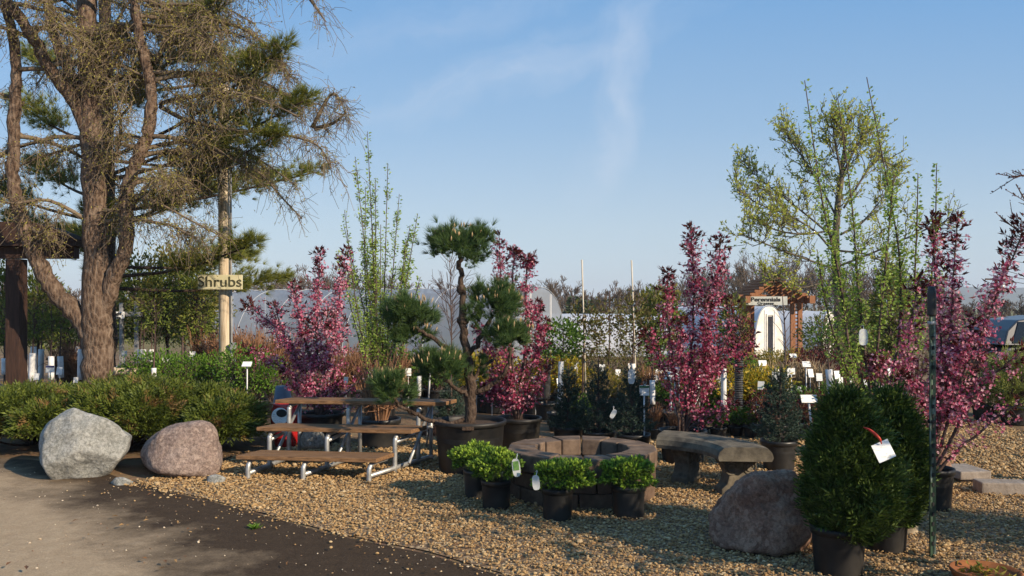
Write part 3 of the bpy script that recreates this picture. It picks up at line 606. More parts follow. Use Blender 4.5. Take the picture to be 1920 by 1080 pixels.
# ------------------------------------------------------------------ three-tier display bleachers
O = A([-2.54, 7.90, 0]); ux, uy = A([.992, -.125, 0]), A([.125, .992, 0])
def L3(u, v, z): return O + ux * u + uy * v + UP * z
bl = thing('display_bleachers', 'low three tier bleachers with brown wooden planks on bent grey metal tube frames', 'bleachers', O)
for (u0, u1, v0, v1, z1, sk) in ((-.02, 1.36, .0, .33, .222, .02), (-.01, 1.58, .43, .74, .425, .02), (.0, 1.80, .86, 1.16, .645, .02)):
    z0 = z1 - .038; MB().hexa([L3(u0, v0, z0), L3(u1 - .04, v0, z0), L3(u1 + .04, v1, z0), L3(u0 + .1, v1, z0), L3(u0, v0, z1), L3(u1 - .04, v0, z1), L3(u1 + .04, v1, z1), L3(u0 + .1, v1, z1)]).build('plank', M['plank'], bl, bevel=.006)
for uf, ub in ((.09, .16), (.62, .82), (1.24, 1.58)):
    mb = MB(); f = lambda v: uf + (ub - uf) * v / 1.15
    for v0, z1, v1 in ((.02, .170, .30), (.45, .372, .72), (.88, .592, 1.14)):
        q = [L3(f(v0), v0, .0), L3(f(v0), v0, z1 - .08), L3(f(v0 + .015), v0 + .012, z1 - .035), L3(f(v0 + .05), v0 + .05, z1 - .006), L3(f(v0 + .12), v0 + .12, z1), L3(f(v1), v1, z1)]; mb.tube(resample(q, 22), .0235, 8)
    mb.tube([L3(f(.0), .03, .055), L3(f(1.15), 1.13, .055)], .022, 8)
    mb.tube([L3(f(1.13), 1.13, .0), L3(f(1.13), 1.13, .60)], .021, 8); mb.tube([L3(f(1.12), 1.12, .36), L3(f(.47), .47, .30)], .018, 8); mb.tube([L3(f(1.1), 1.12, .55), L3(f(.9), .47, .10)], .016, 6)
    mb.build('frame', M['alu'], bl, True)

# ------------------------------------------------------------------ round block fire pit
FC = A([.60, 7.30, 0])
M['paver'] = plain('brown_concrete_block', (.07, .043, .029), (.155, .10, .066), 9, .85, .6, .006)
M['paver2'] = plain('tan_cap_block', (.08, .053, .037), (.185, .128, .088), 8, .85, .6, .006)
fp = thing('fire_pit', 'round fire pit built of brown concrete wedge blocks on the gravel', 'fire pit', FC)
def ring(mb, r0, r1, z0, z1, n, a0, gap=.012):
    for k in range(n):
        a, b = a0 + k * 2 * PI / n + gap, a0 + (k + 1) * 2 * PI / n - gap; j = U(-.006, .006); dz = U(-.004, .002)
        p = lambda r, t, z: FC + A([(r + j) * math.cos(t), (r + j) * math.sin(t), z + dz])
        mb.hexa([p(r0, a, z0), p(r1, a, z0), p(r1, b, z0), p(r0, b, z0), p(r0, a, z1), p(r1, a, z1), p(r1, b, z1), p(r0, b, z1)])
mb = MB(); ring(mb, .42, .625, .0, .125, 14, .1); ring(mb, .42, .62, .13, .252, 14, .33); mb.build('block_wall', M['paver'], fp, bevel=.009)
mb = MB(); ring(mb, .40, .64, .259, .402, 14, .16); mb.build('cap_ring', M['paver2'], fp, bevel=.012)
mb = MB(); mb.lathe(FC, [(.0, .05), (.42, .045)], 24); mb.build('fire_bed', M['soil'], fp)

# ------------------------------------------------------------------ curved stone bench
BC = A([1.06, 7.12, 0]); M['conc'] = plain('weathered_concrete', (.065, .055, .041), (.165, .14, .10), 10, .9, .7, .006)
bn = thing('stone_bench', 'curved concrete garden bench on two scrolled pedestals beside the fire pit', 'bench', BC + A([.8, .3, 0]))
prof = [(.66, .318), (.652, .35), (.665, .395), (.70, .425), (.76, .436), (1.0, .436), (1.06, .425), (1.09, .395), (1.105, .35), (1.09, .318)]
mb = MB(); aa = np.linspace(math.radians(-4), math.radians(68), 30); V = [BC + A([r * math.cos(t), r * math.sin(t), z]) for t in aa for r, z in prof]; k = len(prof)
mb.add(V, [[i * k + j, i * k + (j + 1) % k, (i + 1) * k + (j + 1) % k, (i + 1) * k + j] for i in range(29) for j in range(k)]); mb.F.append(A([list(range(k))])); mb.F.append(A([list(range(29 * k, 30 * k))[::-1]])); mb.build('seat', M['conc'], bn)
for t in (math.radians(12), math.radians(52)):
    e, n_ = A([math.cos(t), math.sin(t), 0]), A([-math.sin(t), math.cos(t), 0]); c = BC + e * .88; pr = [(-.17, 0), (-.17, .06), (-.12, .10), (-.10, .18), (-.13, .25), (-.17, .29), (-.17, .333), (.17, .333), (.17, .29), (.13, .25), (.10, .18), (.12, .10), (.17, .06), (.17, 0)]
    mb = MB().prism([c + e * r - n_ * .075 + UP * z for r, z in pr], (0, 0, 0), n_ * .15); lg = mb.build('pedestal', M['conc'], bn, bevel=.008)
    mb = MB()
    for s in (-1, 1):
        for r in (.055, .03): mb.tube([c + e * (s * .085 + r * math.cos(x)) - n_ * .078 + UP * (.235 + r * math.sin(x)) for x in np.linspace(0, 5.5, 14)], .008, 6)
    mb.build('scroll', M['conc'], lg)

# ------------------------------------------------------------------ pots
def pot_mb(c, r, h, taper_=.84):
    rim = min(.03, h * .12)
    return MB().lathe(c, [(.0, .004), (r * taper_, .004), (r * taper_ * 1.01, .02), (r * .97, h - rim * 1.6), (r * .975, h - rim * 1.5), (r * 1.03, h - rim * 1.45), (r * 1.045, h - rim * .6), (r * 1.035, h), (r * .985, h), (r * .96, h - rim), (r * .94, h * .6)], 32)
def pot(root, r, h, mat='pot', c=None, taper_=.84, soil=True):
    c = A(root.location) if c is None else c
    p = pot_mb(c, r, h, taper_).build('pot', M[mat], root, True)
    if soil:
        mb = MB(); n = 26; a = np.arange(n) * 2 * PI / n; V = [c + UP * (h - .02)] + [c + A([r * .965 * math.cos(t), r * .965 * math.sin(t), h - .05 + U(-.006, .006)]) for t in a]
        mb.add(V, [[0, i + 1, (i + 1) % n + 1] for i in range(n)]); mb.build('soil', M['soil'], root, True)
    return p

# ------------------------------------------------------------------ pom-pom pine
YC = 8.32
pp_ = thing('potted_pine', 'pom pom pine with tufted needle balls on bare bent branches in a big black pot', 'potted tree', G(881, YC))
pot(pp_, .345, .50, 'dustpot', taper_=.86)
c = A(pp_.location)
for s_ in (-.35, ): MB().box(c + A([0.0, -.352, .462]), (.11, .02, .035)).build('handle_slot', M['soil'], pp_, bevel=.004)
mb = MB(); l = px_limb(mb, [(882,800),(883,740),(878,690),(871,640),(867,600),(864,540),(862,500),(862,470)], [11.5,9.5,8.5,8,7,5.2,4.8,4.2], YC, 0, 12)
for py, r in ((543, 9), (602, 11.5)):
    q = P(865 if py < 600 else 868, py, YC); mb.lathe(q, [(.02, -.05), (r * YC / F_PX, -.015), (r * YC / F_PX, .02), (.02, .055)], 12)
mb.build('trunk', M['pinebark'], pp_, True)
for pts, h0, dy in (([(876,668),(895,642),(912,612),(922,590)], 5.5, .1), ([(886,742),(928,716),(948,694),(958,650)], 5, -.15), ([(873,670),(842,656),(806,632),(780,612)], 5, -.1), ([(880,742),(856,727),(836,708),(824,695)], 4.5, -.2), ([(879,784),(850,792),(815,787),(782,770),(760,757),(744,735)], 4.5, -.35), ([(884,720),(905,690),(930,670)], 4, .3)):
    mb = MB(); px_limb(mb, pts, [h0, h0 * .85, h0 * .6], YC, dy, 9); mb.build('branch', M['pinebark'], pp_, True)
for cx, cy, rx, ry, dy, n in ((862,467,55,38,0,560), (925,580,52,38,.1,520), (958,634,41,31,-.15,330), (774,594,51,32,-.1,400), (774,630,42,22,0,200), (824,692,46,32,-.2,380), (741,728,37,33,-.35,300), (892,702,15,28,.15,80)):
    c = P(cx, cy, YC) + A([0, dy, 0]); r = A([rx * YC / F_PX, rx * YC / F_PX * .9, ry * YC / F_PX]); d = dirs(n); d[:, 2] = np.where(d[:, 2] < -.55, -d[:, 2], d[:, 2])
    kc = max(5, n // 26); cd = dirs(kc) ; cd[:, 2] = np.where(cd[:, 2] < -.35, -cd[:, 2], cd[:, 2]); cc_ = c + cd * r * U(.42, .98, (kc, 1)); w_ = rng.integers(kc, size=n); p = cc_[w_] + rng.normal(size=(n, 3)) * r.mean() * .21; pad = MB().needles(p, d * .7 + cd[w_] * .8 + UP * .45, 34, .105, .34, .0042).build('needle_pad', M['tpine'], pp_)
    k = max(6, n // 14); d2 = nrm(np.c_[rng.normal(size=(k, 2)) * .6, U(.5, 1, k)]); MB().shoots(c + d2 * r * 1.12 - UP * .01, UP + d2 * .3 + rng.normal(size=(k, 3)) * .12, U(.04, .075, k), .008).build('candles', M['candle'], pad)['kind'] = 'stuff'

# ------------------------------------------------------------------ crabapples
def crab(label, base, Y, stems, potr, poth, pat, per=170, cat='potted tree', pm='dustpot', deep=False, topleaf=.28, fr=.0138, group=None, skip=.16):
    root = thing('potted_crabapple', label, cat, G(base[0], Y)); pot(root, potr, poth, pm)
    lines = []; mb = MB(); b0 = A(root.location) + UP * (poth - .08)
    for pts, w in stems:
        dy = U(-.3, .3); l = path(pts, Y, dy); l = np.concatenate([[b0 + rng.normal(size=3) * .01 * A([1, 1, 0])], l[1:]]); lines.append((l, w)); mb.tube(l + rng.normal(size=l.shape) * .006, taper(.0155, .0045, len(l)) * (Y / 8.5) ** .3, 7)
    spur, fl, fn, lf, ld = [], [], [], [], []
    for l, w in lines:
        Lm = np.linalg.norm(np.diff(l, axis=0), axis=1).sum(); n = int(per * Lm * w * .62)
        pos, tan, t, _ = on_lines([l], n, skip, 1.0); out = nrm(np.cross(tan, dirs(n))); ln = np.abs(rng.normal(size=(n, 1))) * .05 * (1.35 - .55 * t[:, None]) + .015
        e = pos + out * ln + UP * .02 * rng.random((n, 1)); spur.append(np.stack([pos, (pos + e) / 2, e], 1))
        isl = rng.random(n) < np.clip((t - (1 - topleaf)) / topleaf * .95, .0, .95) ; f = e[~isl]; k = 6
        fl.append(np.repeat(f, k, 0) + rng.normal(size=(len(f) * k, 3)) * .021); fn.append(np.repeat(out[~isl], k, 0) + rng.normal(size=(len(f) * k, 3)) * .6)
        g = np.concatenate([np.repeat(e[isl], 5, 0), e[~isl], l[-1:] .repeat(10, 0)]); lf.append(g); ld.append(np.concatenate([np.repeat(out[isl] + tan[isl] * .7, 5, 0), out[~isl] * 1.0, tan[-1:].repeat(10, 0)]) + rng.normal(size=g.shape) * .45)
    mb.twigs(np.concatenate(spur), A([.003, .0025, .002])); mb.build('trunk', M['crabbark'], root, True)
    fl, fn = np.concatenate(fl), np.concatenate(fn); MB().flowers(fl, fn + UP * .1, U(.8, 1.15, len(fl)) * fr).build('blossom', M['petaldeep' if deep else 'petal'], root)
    lf, ld = np.concatenate(lf), np.concatenate(ld); MB().leaves(lf, ld, U(.03, .075, len(lf)), U(.011, .02, len(lf)), fold=.12).build('leaves', M['maroon'], root); return root
crab('blossoming pink crabapple behind the bleachers, its long left branch reaching toward the pole', (600, 0), 10.0, [
    ([(600,770),(585,735),(555,672),(515,618),(478,590),(447,565)], 1.0), ([(598,770),(575,730),(540,692),(500,668),(468,650)], .9), ([(597,770),(580,660),(566,600),(558,530)], .9), ([(600,770),(596,640),(600,560),(608,470)], 1.1),
    ([(602,770),(622,640),(632,560),(645,465)], 1.15), ([(602,770),(628,690),(634,640),(638,600)], .5), ([(605,770),(650,735),(692,690)], .35), ([(604,770),(650,765),(682,735)], .3), ([(598,770),(562,728),(545,690)], .9), ([(598,770),(560,690),(528,630),(516,570)], .9),
    ([(600,770),(575,745),(560,720)], 1.0), ([(600,770),(620,745),(635,715)], 1.0), ([(600,770),(590,700),(575,650),(580,600)], .9), ([(600,770),(610,700),(612,640),(618,585)], .8)], .27, .36, None, 185)
crab('pink crabapple behind the pom pom pine with blossom showing low between the pine branches', (972, 0), 9.5, [
    ([(972,780),(978,700),(988,640),(1002,590),(1015,570)], .8), ([(968,780),(952,690),(942,600),(938,520),(937,442)], .75), ([(970,780),(957,640),(960,560),(963,490),(966,472)], .55), ([(971,780),(986,660),(986,560),(988,500),(993,487)], .75),
    ([(968,780),(935,690),(912,645),(893,610)], .9), ([(973,780),(1008,650),(1022,600)], .9), ([(970,780),(948,745),(925,722),(912,690)], 1.1), ([(972,780),(1000,735),(1022,690)], .8), ([(970,780),(930,750),(905,730)], 1.0), ([(971,780),(960,740),(950,700)], .9)], .255, .37, None, 185, deep=True, topleaf=.2)
crab('tall dark pink crabapple behind the curved stone bench', (1280, 0), 8.75, [
    ([(1280,805),(1292,700),(1302,600),(1303,500),(1300,422)], 1.15), ([(1281,805),(1310,690),(1326,600),(1336,520),(1343,450)], 1.1), ([(1278,805),(1262,700),(1251,620),(1246,560),(1244,510)], .8), ([(1278,805),(1256,720),(1226,660),(1206,622)], .7),
    ([(1282,805),(1338,700),(1362,640),(1372,560)], .6), ([(1284,805),(1330,775),(1366,750)], .8), ([(1282,805),(1305,745),(1345,692),(1390,655),(1412,640)], .55), ([(1280,805),(1285,720),(1270,660),(1268,600)], .9), ([(1281,805),(1320,700),(1318,640),(1312,560)], 1.0), ([(1280,805),(1290,760),(1292,735)], .6)], .24, .34, None, 175, deep=True)
crab('large pink crabapple with dark maroon tips behind the green metal post', (1745, 0), 6.75, [
    ([(1745,895),(1752,760),(1766,640),(1762,520),(1757,402)], 1.1), ([(1746,895),(1776,740),(1792,620),(1806,500),(1820,402)], 1.1), ([(1747,895),(1792,720),(1832,600),(1862,500),(1890,414)], 1.05), ([(1744,895),(1722,760),(1706,680),(1720,600),(1736,520)], .9),
    ([(1743,895),(1692,760),(1652,695),(1626,682)], .75), ([(1750,895),(1800,830),(1850,772),(1886,742)], .42), ([(1748,895),(1812,750),(1850,700),(1893,655)], .6), ([(1745,895),(1735,800),(1700,735),(1668,705)], .8), ([(1746,895),(1760,800),(1780,740),(1800,690)], .7), ([(1745,895),(1730,800),(1715,760)], .8), ([(1746,895),(1770,700),(1790,660),(1815,600)], .9)],
    .17, .33, None, 175, topleaf=.36, fr=.0128)
# ------------------------------------------------------------------ small bright spruces in front of the fire pit
def dwarf(label, px, Y, cx, cy, rx, ry, r, h, mat='dustpot'):
    root = thing('potted_dwarf_spruce', label, 'potted plant', G(px, Y), 'bright dwarf spruces around the fire pit'); pot(root, r, h, mat, taper_=.9)
    c = P(cx, cy, Y); R = A([rx, rx * .92, ry]) * Y / F_PX; d = dirs(900); d[:, 2] = np.where(d[:, 2] < -.5, -d[:, 2], d[:, 2]); d = d[:620]
    lump = 1 + .2 * np.sin(d[:, :1] * 5.5 + cx * 1.7) * np.sin(d[:, 1:2] * 4.5 + cx) + .15 * np.sin(d[:, 2:] * 7 + cx) + .12 * np.sin(d[:, :1] * 2.3 + cx * .9)
    p = c + d * R * U(.72, 1.04, (620, 1)) * lump
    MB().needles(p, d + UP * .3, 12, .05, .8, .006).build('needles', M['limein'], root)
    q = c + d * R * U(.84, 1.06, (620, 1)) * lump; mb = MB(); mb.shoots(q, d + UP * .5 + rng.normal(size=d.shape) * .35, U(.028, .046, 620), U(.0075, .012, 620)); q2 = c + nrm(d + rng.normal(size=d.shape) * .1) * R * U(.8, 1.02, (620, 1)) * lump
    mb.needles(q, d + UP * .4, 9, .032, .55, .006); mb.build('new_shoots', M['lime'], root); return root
dwarf('bright green dwarf spruce deepest of the four, behind the tagged one by the pine pot', 893, 7.15, 892, 860, 40, 27, .105, .24, 'pot')
dwarf('bright green dwarf spruce with a clear plastic tag on its right side', 930, 6.75, 930, 876, 43, 26, .115, .235)
dwarf('bright green dwarf spruce right before the fire pit, its pot in view', 1045, 6.42, 1053, 892, 47, 28, .118, .245)
dwarf('bright green dwarf spruce at the right front of the fire pit, its pot black', 1178, 6.5, 1173, 890, 43, 27, .128, .25, 'pot')
# clear oval plant tags
mclear, nt_, b_ = new_mat('clear_tag'); tr_ = nt_.nodes.new("ShaderNodeBsdfTransparent"); mx_ = nt_.nodes.new("ShaderNodeMixShader"); mx_.inputs[0].default_value = .5; b_.inputs["Base Color"].default_value = (.75, .77, .77, 1); b_.inputs["Roughness"].default_value = .2
nt_.links.new(tr_.outputs[0], mx_.inputs[1]); nt_.links.new(b_.outputs[0], mx_.inputs[2]); nt_.links.new(mx_.outputs[0], nt_.nodes["Material Output"].inputs[0])
M['clear'] = mclear
def oval(label, px, py, Y, w, h, card=None, tilt=0.0, mat='clear'):
    c = P(px, py, Y); w, h = w * Y / F_PX / 2, h * Y / F_PX / 2; root = thing('plant_tag', label, 'plant tag', c)
    a = np.linspace(0, 2 * PI, 25)[:-1]; k = 3.2; pr = [(np.sign(math.cos(t)) * abs(math.cos(t)) ** (2 / k) * w, np.sign(math.sin(t)) * abs(math.sin(t)) ** (2 / k) * h) for t in a]
    rt = lambda x, z: (x * math.cos(tilt) - z * math.sin(tilt), x * math.sin(tilt) + z * math.cos(tilt))
    MB().prism([c + A([rt(x, z)[0], 0, rt(x, z)[1]]) for x, z in pr], (0, 0, 0), (0, .004, 0)).build('sleeve', M[mat], root)
    if card is not None:
        x0, z0 = w * .72, h * .45; MB().prism([c + A([rt(x, z)[0], -.003, rt(x, z)[1]]) for x, z in ((-x0, -z0 * .6), (x0, -z0 * .6), (x0, z0 * 1.6), (-x0, z0 * 1.6))], (0, 0, 0), (0, .002, 0)).build('card', card, root)
    q = A([c + A([0, 0, h * .9]), c + A([.01, .03, h * 1.3 + .01]), c + A([.0, .08, h * 1.2])]); MB().tube(resample(q, 6), .0022, 5).build('loop', M['white'], root)
gcard = plain('green_card', (.06, .16, .04), (.16, .28, .08), 40, .4, 0)
oval('clear tag with a green picture card hanging on the second dwarf spruce', 968, 877, 6.42, 15, 34, gcard, .12)
oval('clear plastic tag hanging at the left of the dwarf spruce before the fire pit', 1005, 905, 6.25, 14, 28, None, .1)
oval('clear oval tag near the top of the right hand dwarf spruce trio', 1184, 706, 8.85, 13, 28)
oval('small clear tag low between the second and third blue green spruces', 1150, 776, 8.8, 9, 18, None, -.5)
oval('large oval tag hanging from the tall leafy whip tree', 1619, 632, 8.6, 17, 31)
oval('pale plant tag on the golden shrubs behind the stone bench', 1418, 766, 10.4, 13, 16, gcard, 0, 'white')

# ------------------------------------------------------------------ clipped arborvitae in front
def arbor(label, px, Y, rows, r, h, n, seed_dy=.9):
    root = thing('potted_arborvitae', label, 'potted shrub', G(px, Y)); pot(root, r, h, 'dustpot', taper_=.86)
    rows = A(rows, float); z = (HZ - rows[:, 0]) * Y / F_PX + EYE; xl = (rows[:, 1] - 960) / F_PX * Y; xr = (rows[:, 2] - 960) / F_PX * Y
    o = np.argsort(z); z, xl, xr = z[o], xl[o], xr[o]; wd = xr - xl; cdf = np.cumsum(wd + .05); t = np.interp(U(0, cdf[-1], n), cdf, z)
    L_, R_ = np.interp(t, z, xl), np.interp(t, z, xr); th = U(0, 2 * PI, n); rad = (R_ - L_) / 2; k = U(.60, 1.0, n) ** .8 * (.93 + .10 * np.sin(th * 7 + t * 11 + 2 * np.sin(t * 17)) * np.sin(t * 23 + th * 3) + .09 * np.sin(th * 13 + t * 31)) + .22 * rng.random(n) ** 6
    p = np.stack([(L_ + R_) / 2 + np.cos(th) * rad * k, Y + np.sin(th) * rad * k * seed_dy, t], -1)
    k = k * .9; p[:, 0] = (L_ + R_) / 2 + np.cos(th) * rad * k; p[:, 1] = Y + np.sin(th) * rad * k * seed_dy; d = np.stack([np.cos(th) * .6, np.sin(th) * .6, U(.3, 1.3, n)], -1) + rng.normal(size=(n, 3)) * .26
    MB().sprays(p - nrm(d) * .05, d, U(.06, .16, n), .0115, 8, .66).build('foliage', M['arbor'], root)
    c = A(root.location); MB().tube(resample(A([c + UP * (h - .05), c + UP * (h + .3), A([(xl[-1] + xr[-1]) / 2, Y, z[-1] - .1])]), 9), taper(.02, .008, 9), 7).build('trunk', M['crabbark'], root, True); return root
arbor('dense green arborvitae in a black pot, nearest of all, with red strapped white tag', 1572, 5.12, [(740,1574,1590),(765,1556,1612),(785,1545,1632),(820,1528,1658),(860,1516,1674),(900,1508,1684),(940,1506,1686),(970,1515,1676),(1002,1548,1640)], .158, .29, 7000)
arbor('second dense arborvitae in a black pot standing behind the nearest one', 1662, 5.6, [(742,1662,1676),(766,1648,1695),(800,1640,1716),(850,1632,1732),(900,1628,1736),(940,1630,1728),(975,1645,1705)], .135, .26, 5200)
c = P(1657, 846, 4.72); t_ = thing('price_tag', 'white square card tag tied by a red strap to the front arborvitae', 'tag', c)
q = [(-.066, .028), (.028, .066), (.066, -.026), (-.03, -.064)]; MB().prism([c + A([x, z * .25, z]) for x, z in q], (0, 0, 0), (0, .003, 0)).build('card', M['tagw'], t_)
mred = plain('red_strap', (.42, .03, .015), (.55, .06, .03), 10, .5, 0)
q = A([c + A([-.012, -.0, .04]), c + A([-.03, -.01, .075]), c + A([-.06, .03, .11]), c + A([-.075, .09, .12])]); MB().tube(resample(q, 10), [.003, .004, .006, .007, .008, .008, .007, .006, .005, .003], 6).build('strap', mred, t_, True)

# ------------------------------------------------------------------ green steel post
Yp = 5.42; c = G(1750, Yp); top = P(1746, 545, Yp)[2]
ps = thing('fence_post', 'tall green studded steel post topped by a black plastic sleeve', 'post', c)
mgreen = plain('worn_green_paint', (.03, .06, .035), (.42, .50, .42), 6, .4, .1, .002, .5, 0, (6, 6, .6), (.53, .70)); x0 = c[0] - .008
mb = MB(); x, y = x0, Yp
mb.prism([(x - .021, y - .004, 0), (x - .017, y - .016, 0), (x + .0, y - .008, 0), (x + .017, y - .016, 0), (x + .021, y - .004, 0), (x + .004, y + .002, 0), (x + .003, y + .03, 0), (x - .003, y + .03, 0), (x - .004, y + .002, 0)], (0, 0, 0), (0, 0, top - .05)); mb.build('shaft', mgreen, ps)
mb = MB()
for z in np.arange(.1, top - .25, .062): mb.box((x, y - .0135, z), (.013, .010, .024))
mb.build('stud', M['ink'], ps)['kind'] = 'stuff'
MB().lathe((x, y + .004, top - .16), [(.0, .0), (.028, 0), (.029, .01), (.027, .14), (.027, .15), (.022, .17), (.021, .185), (.0, .19)], 20).build('cap', M['pot'], ps, True)
for zz in (top - .215, .86): MB().lathe((x, y + .004, zz), [(.024, 0), (.026, .004), (.026, .016), (.024, .02)], 16).build('collar', M['steel'] if zz > 1 else M['ink'], ps, True)

# low dark terracotta bowl at the very front right
c = G(1848, 4.86); bw = thing('clay_bowl', 'dark rust brown clay bowl at the bottom right corner on the gravel', 'bowl', c)
MB().lathe(c, [(.0, .0), (.12, .0), (.16, .04), (.185, .085), (.19, .10), (.18, .105), (.165, .085), (.0, .07)], 30).build('bowl', plain('rust_clay', (.16, .055, .02), (.30, .11, .035), 9, .8, .4), bw, True)
mb = MB(); n = 90; mb.leaves(c + np.c_[rng.normal(size=(n, 2)) * .07, U(.08, .105, n)], dirs(n) + UP * .2, U(.03, .05, n), .02); mb.build('dead_leaves', M['ochre'], bw)

# ------------------------------------------------------------------ dwarf and blue spruces behind the fire pit
def spruce(label, px, Y, cx, top, bot, hw, r, h, n=520, group=None):
    root = thing('potted_spruce', label, 'potted tree', G(px, Y), group); pot(root, r, h, 'pot'); zt, zb = P(cx, top, Y)[2], P(cx, bot, Y)[2]; X = (cx - 960) / F_PX * Y; W_ = hw * Y / F_PX
    t = 1 - np.sqrt(1 - U(0, .98, n)); th = U(0, 2 * PI, n); lay = 1 + .22 * np.sin(t * 26 + th * 2)
    rad = W_ * np.clip((1 - t) ** .8, .08, 1) * lay * U(.25, 1.0, n) ** .5; p = np.stack([X + rad * np.cos(th), Y + rad * np.sin(th), zb + (zt - zb) * t], -1)
    d = np.stack([np.cos(th), np.sin(th), U(.2, .9, n) + t], -1) + rng.normal(size=(n, 3)) * .2; seg = np.stack([p - nrm(d) * .05, p + nrm(d) * .05], 1)
    mb = MB(); q, tt, _, _ = on_lines(list(seg), n * 5); mb.needles(q, tt + rng.normal(size=q.shape) * .5, 7, .032, .6, .0055); mb.build('foliage', M['spruce'], root)
    c = A(root.location); mb = MB().tube(A([c + UP * (h - .05), A([X, Y, (zb + zt) / 2]), A([X, Y, zt - .03])]), [.018, .013, .005], 7); k = rng.choice(n, 60); m = A([X, Y, 0]) + UP * (p[k, 2:3] - .04) ; mb.twigs(np.stack([m * A([1, 1, 1]), p[k]], 1), A([.006, .003])); mb.build('trunk', M['crabbark'], root); return root
sg_ = 'blue green spruces in pots behind the fire pit'
spruce('narrow blue green potted spruce, leftmost of three behind the fire pit, by a white guard', 1065, 9.5, 1066, 676, 800, 33, .165, .27, group=sg_)
spruce('tallest blue green potted spruce in the middle of the trio behind the fire pit', 1123, 9.3, 1122, 662, 806, 40, .175, .25, group=sg_)
spruce('broad blue green potted spruce carrying clear tags beside the green and white label', 1188, 9.1, 1183, 668, 806, 42, .175, .25, group=sg_)
spruce('dark blue spruce in a black pot behind the right end of the stone bench', 1460, 8.35, 1463, 672, 822, 44, .17, .30, 620)
spruce('small dark spruce in a pot seen behind the pom pom pine trunk', 850, 9.4, 846, 700, 790, 30, .16, .25, 320)

# ------------------------------------------------------------------ leafy whips
def whips(label, base, Y, stems, n, L, mat='whip', r0=.02, potr=.26):
    root = thing('columnar_pear', label, 'tree', G(base, Y)); pot(root, potr, .36, 'pot'); c = A(root.location); lines = []; mb = MB()
    for pts in stems:
        l = path(pts, Y, U(-.35, .35), 21); l[0] = c + A([U(-.05, .05), U(-.05, .05), .3]); lines.append(l); mb.tube(l, taper(r0, .0045, 21), 6)
    m = int(n * .036); pos, tan, t, _ = on_lines(lines, m, .22, .93); az = dirs(m); d = nrm(tan * U(.7, 1.6, (m, 1)) + az * A([1, 1, .2]) * .6); Ls = U(.12, .55, m)[:, None] * (1.15 - t[:, None]); side = [A([p, p + dd * k * .5 + UP * k * .02, p + dd * k + UP * k * .12]) for p, dd, k in zip(pos, d, Ls)]
    side = [resample(x, 5) for x in side]; mb.twigs(np.stack(side), A([.0045, .004, .0035, .003, .002])); mb.build('trunk', M['crabbark'], root, True)
    pos, tan, t, _ = on_lines(lines + lines + side + side, n, .1, 1.0); o = nrm(np.cross(tan, dirs(n))); MB().leaves(pos + o * U(.005, .03, (n, 1)), o + tan * .5 - UP * .25 + rng.normal(size=o.shape) * .25, U(.6, 1.1, n) * L, U(.6, 1.1, n) * L * .62, fold=.08).build('leaves', M[mat], root); return root
whips('slender bright leaved columnar tree clump left of the pom pom pine', 712, 12.6, [[(712,760),(704,560),(690,248)], [(710,760),(690,520),(667,295)], [(714,760),(718,560),(722,300)], [(716,760),(730,560),(743,358)], [(718,760),(748,600),(781,398)], [(711,760),(676,600),(654,400)], [(713,760),(706,540),(705,335)], [(712,760),(684,560),(679,345)], [(716,760),(740,620),(764,452)], [(712,760),(694,640),(640,420)], [(714,760),(712,640),(712,420)], [(716,760),(756,640),(790,520)], [(710,760),(668,620),(632,470)], [(716,760),(748,560),(765,420)], [(713,760),(700,560),(696,420)]], 9500, .047, r0=.014)
whips('tall leafy whip tree on the right with three long dark stems above the arborvitae', 1638, 9.0, [[(1640,790),(1600,700),(1573,520),(1541,380),(1507,152)], [(1638,790),(1624,660),(1613,520),(1606,380),(1583,178)], [(1642,790),(1682,660),(1690,510),(1674,380),(1629,142)], [(1640,790),(1700,620),(1708,470),(1706,330)], [(1645,790),(1725,620),(1748,470),(1751,308)], [(1638,790),(1640,640),(1648,480),(1652,330)], [(1638,790),(1585,690),(1545,590),(1520,470)], [(1640,790),(1600,640),(1580,500),(1560,300)]], 6800, .045, r0=.018)

# ------------------------------------------------------------------ tall young-leaved tree behind on the right
def leafy_tree(label, base, Y, trunk, tw_, boughs_, n2, n3, nl, L, mat, bark='greyleaf', name='leafing_tree'):
    root = thing(name, label, 'tree', G(base, Y)); mb = MB(); tl = px_limb(mb, trunk, tw_, Y, 0, 10); tl[0, 2] = gz(Y); L1 = [tl[len(tl) // 2:]]
    for pts in boughs_:
        l = path(pts, Y, U(-1.2, 1.2)); mb.tube(l, taper(.027, .010, len(l)) * Y / 20, 6); L1.append(l)
    pos, tan, t, _ = on_lines(L1, n2, .25, 1.0); d = nrm(tan * .8 + dirs(n2) * .9 + UP * .35); ln = U(.3, .95, n2)[:, None] * (1.2 - .6 * t[:, None]); L2 = np.stack([pos + d * ln * u + UP * ln * .22 * u * u + rng.normal(size=pos.shape) * .03 for u in np.linspace(0, 1, 6)], 1); mb.twigs(L2, taper(.013, .005, 6), 4)
    pos, tan, t, _ = on_lines(list(L2), n3, .2, 1.0); d = nrm(tan * .9 + dirs(n3) * .8 + UP * .3); ln = U(.12, .42, n3)[:, None]; L3_ = np.stack([pos + d * ln * u for u in (0, .5, 1)], 1); mb.twigs(L3_, A([.007, .006, .004])); mb.build('trunk', M[bark], root, True)
    pos, tan, t, _ = on_lines(list(L3_), nl, .25, 1.05); k = 1; MB().leaves(pos + rng.normal(size=pos.shape) * .02, dirs(nl) + tan * .5, U(.6, 1.2, nl) * L, U(.6, 1.1, nl) * L * .6).build('crown', M[mat], root); return root
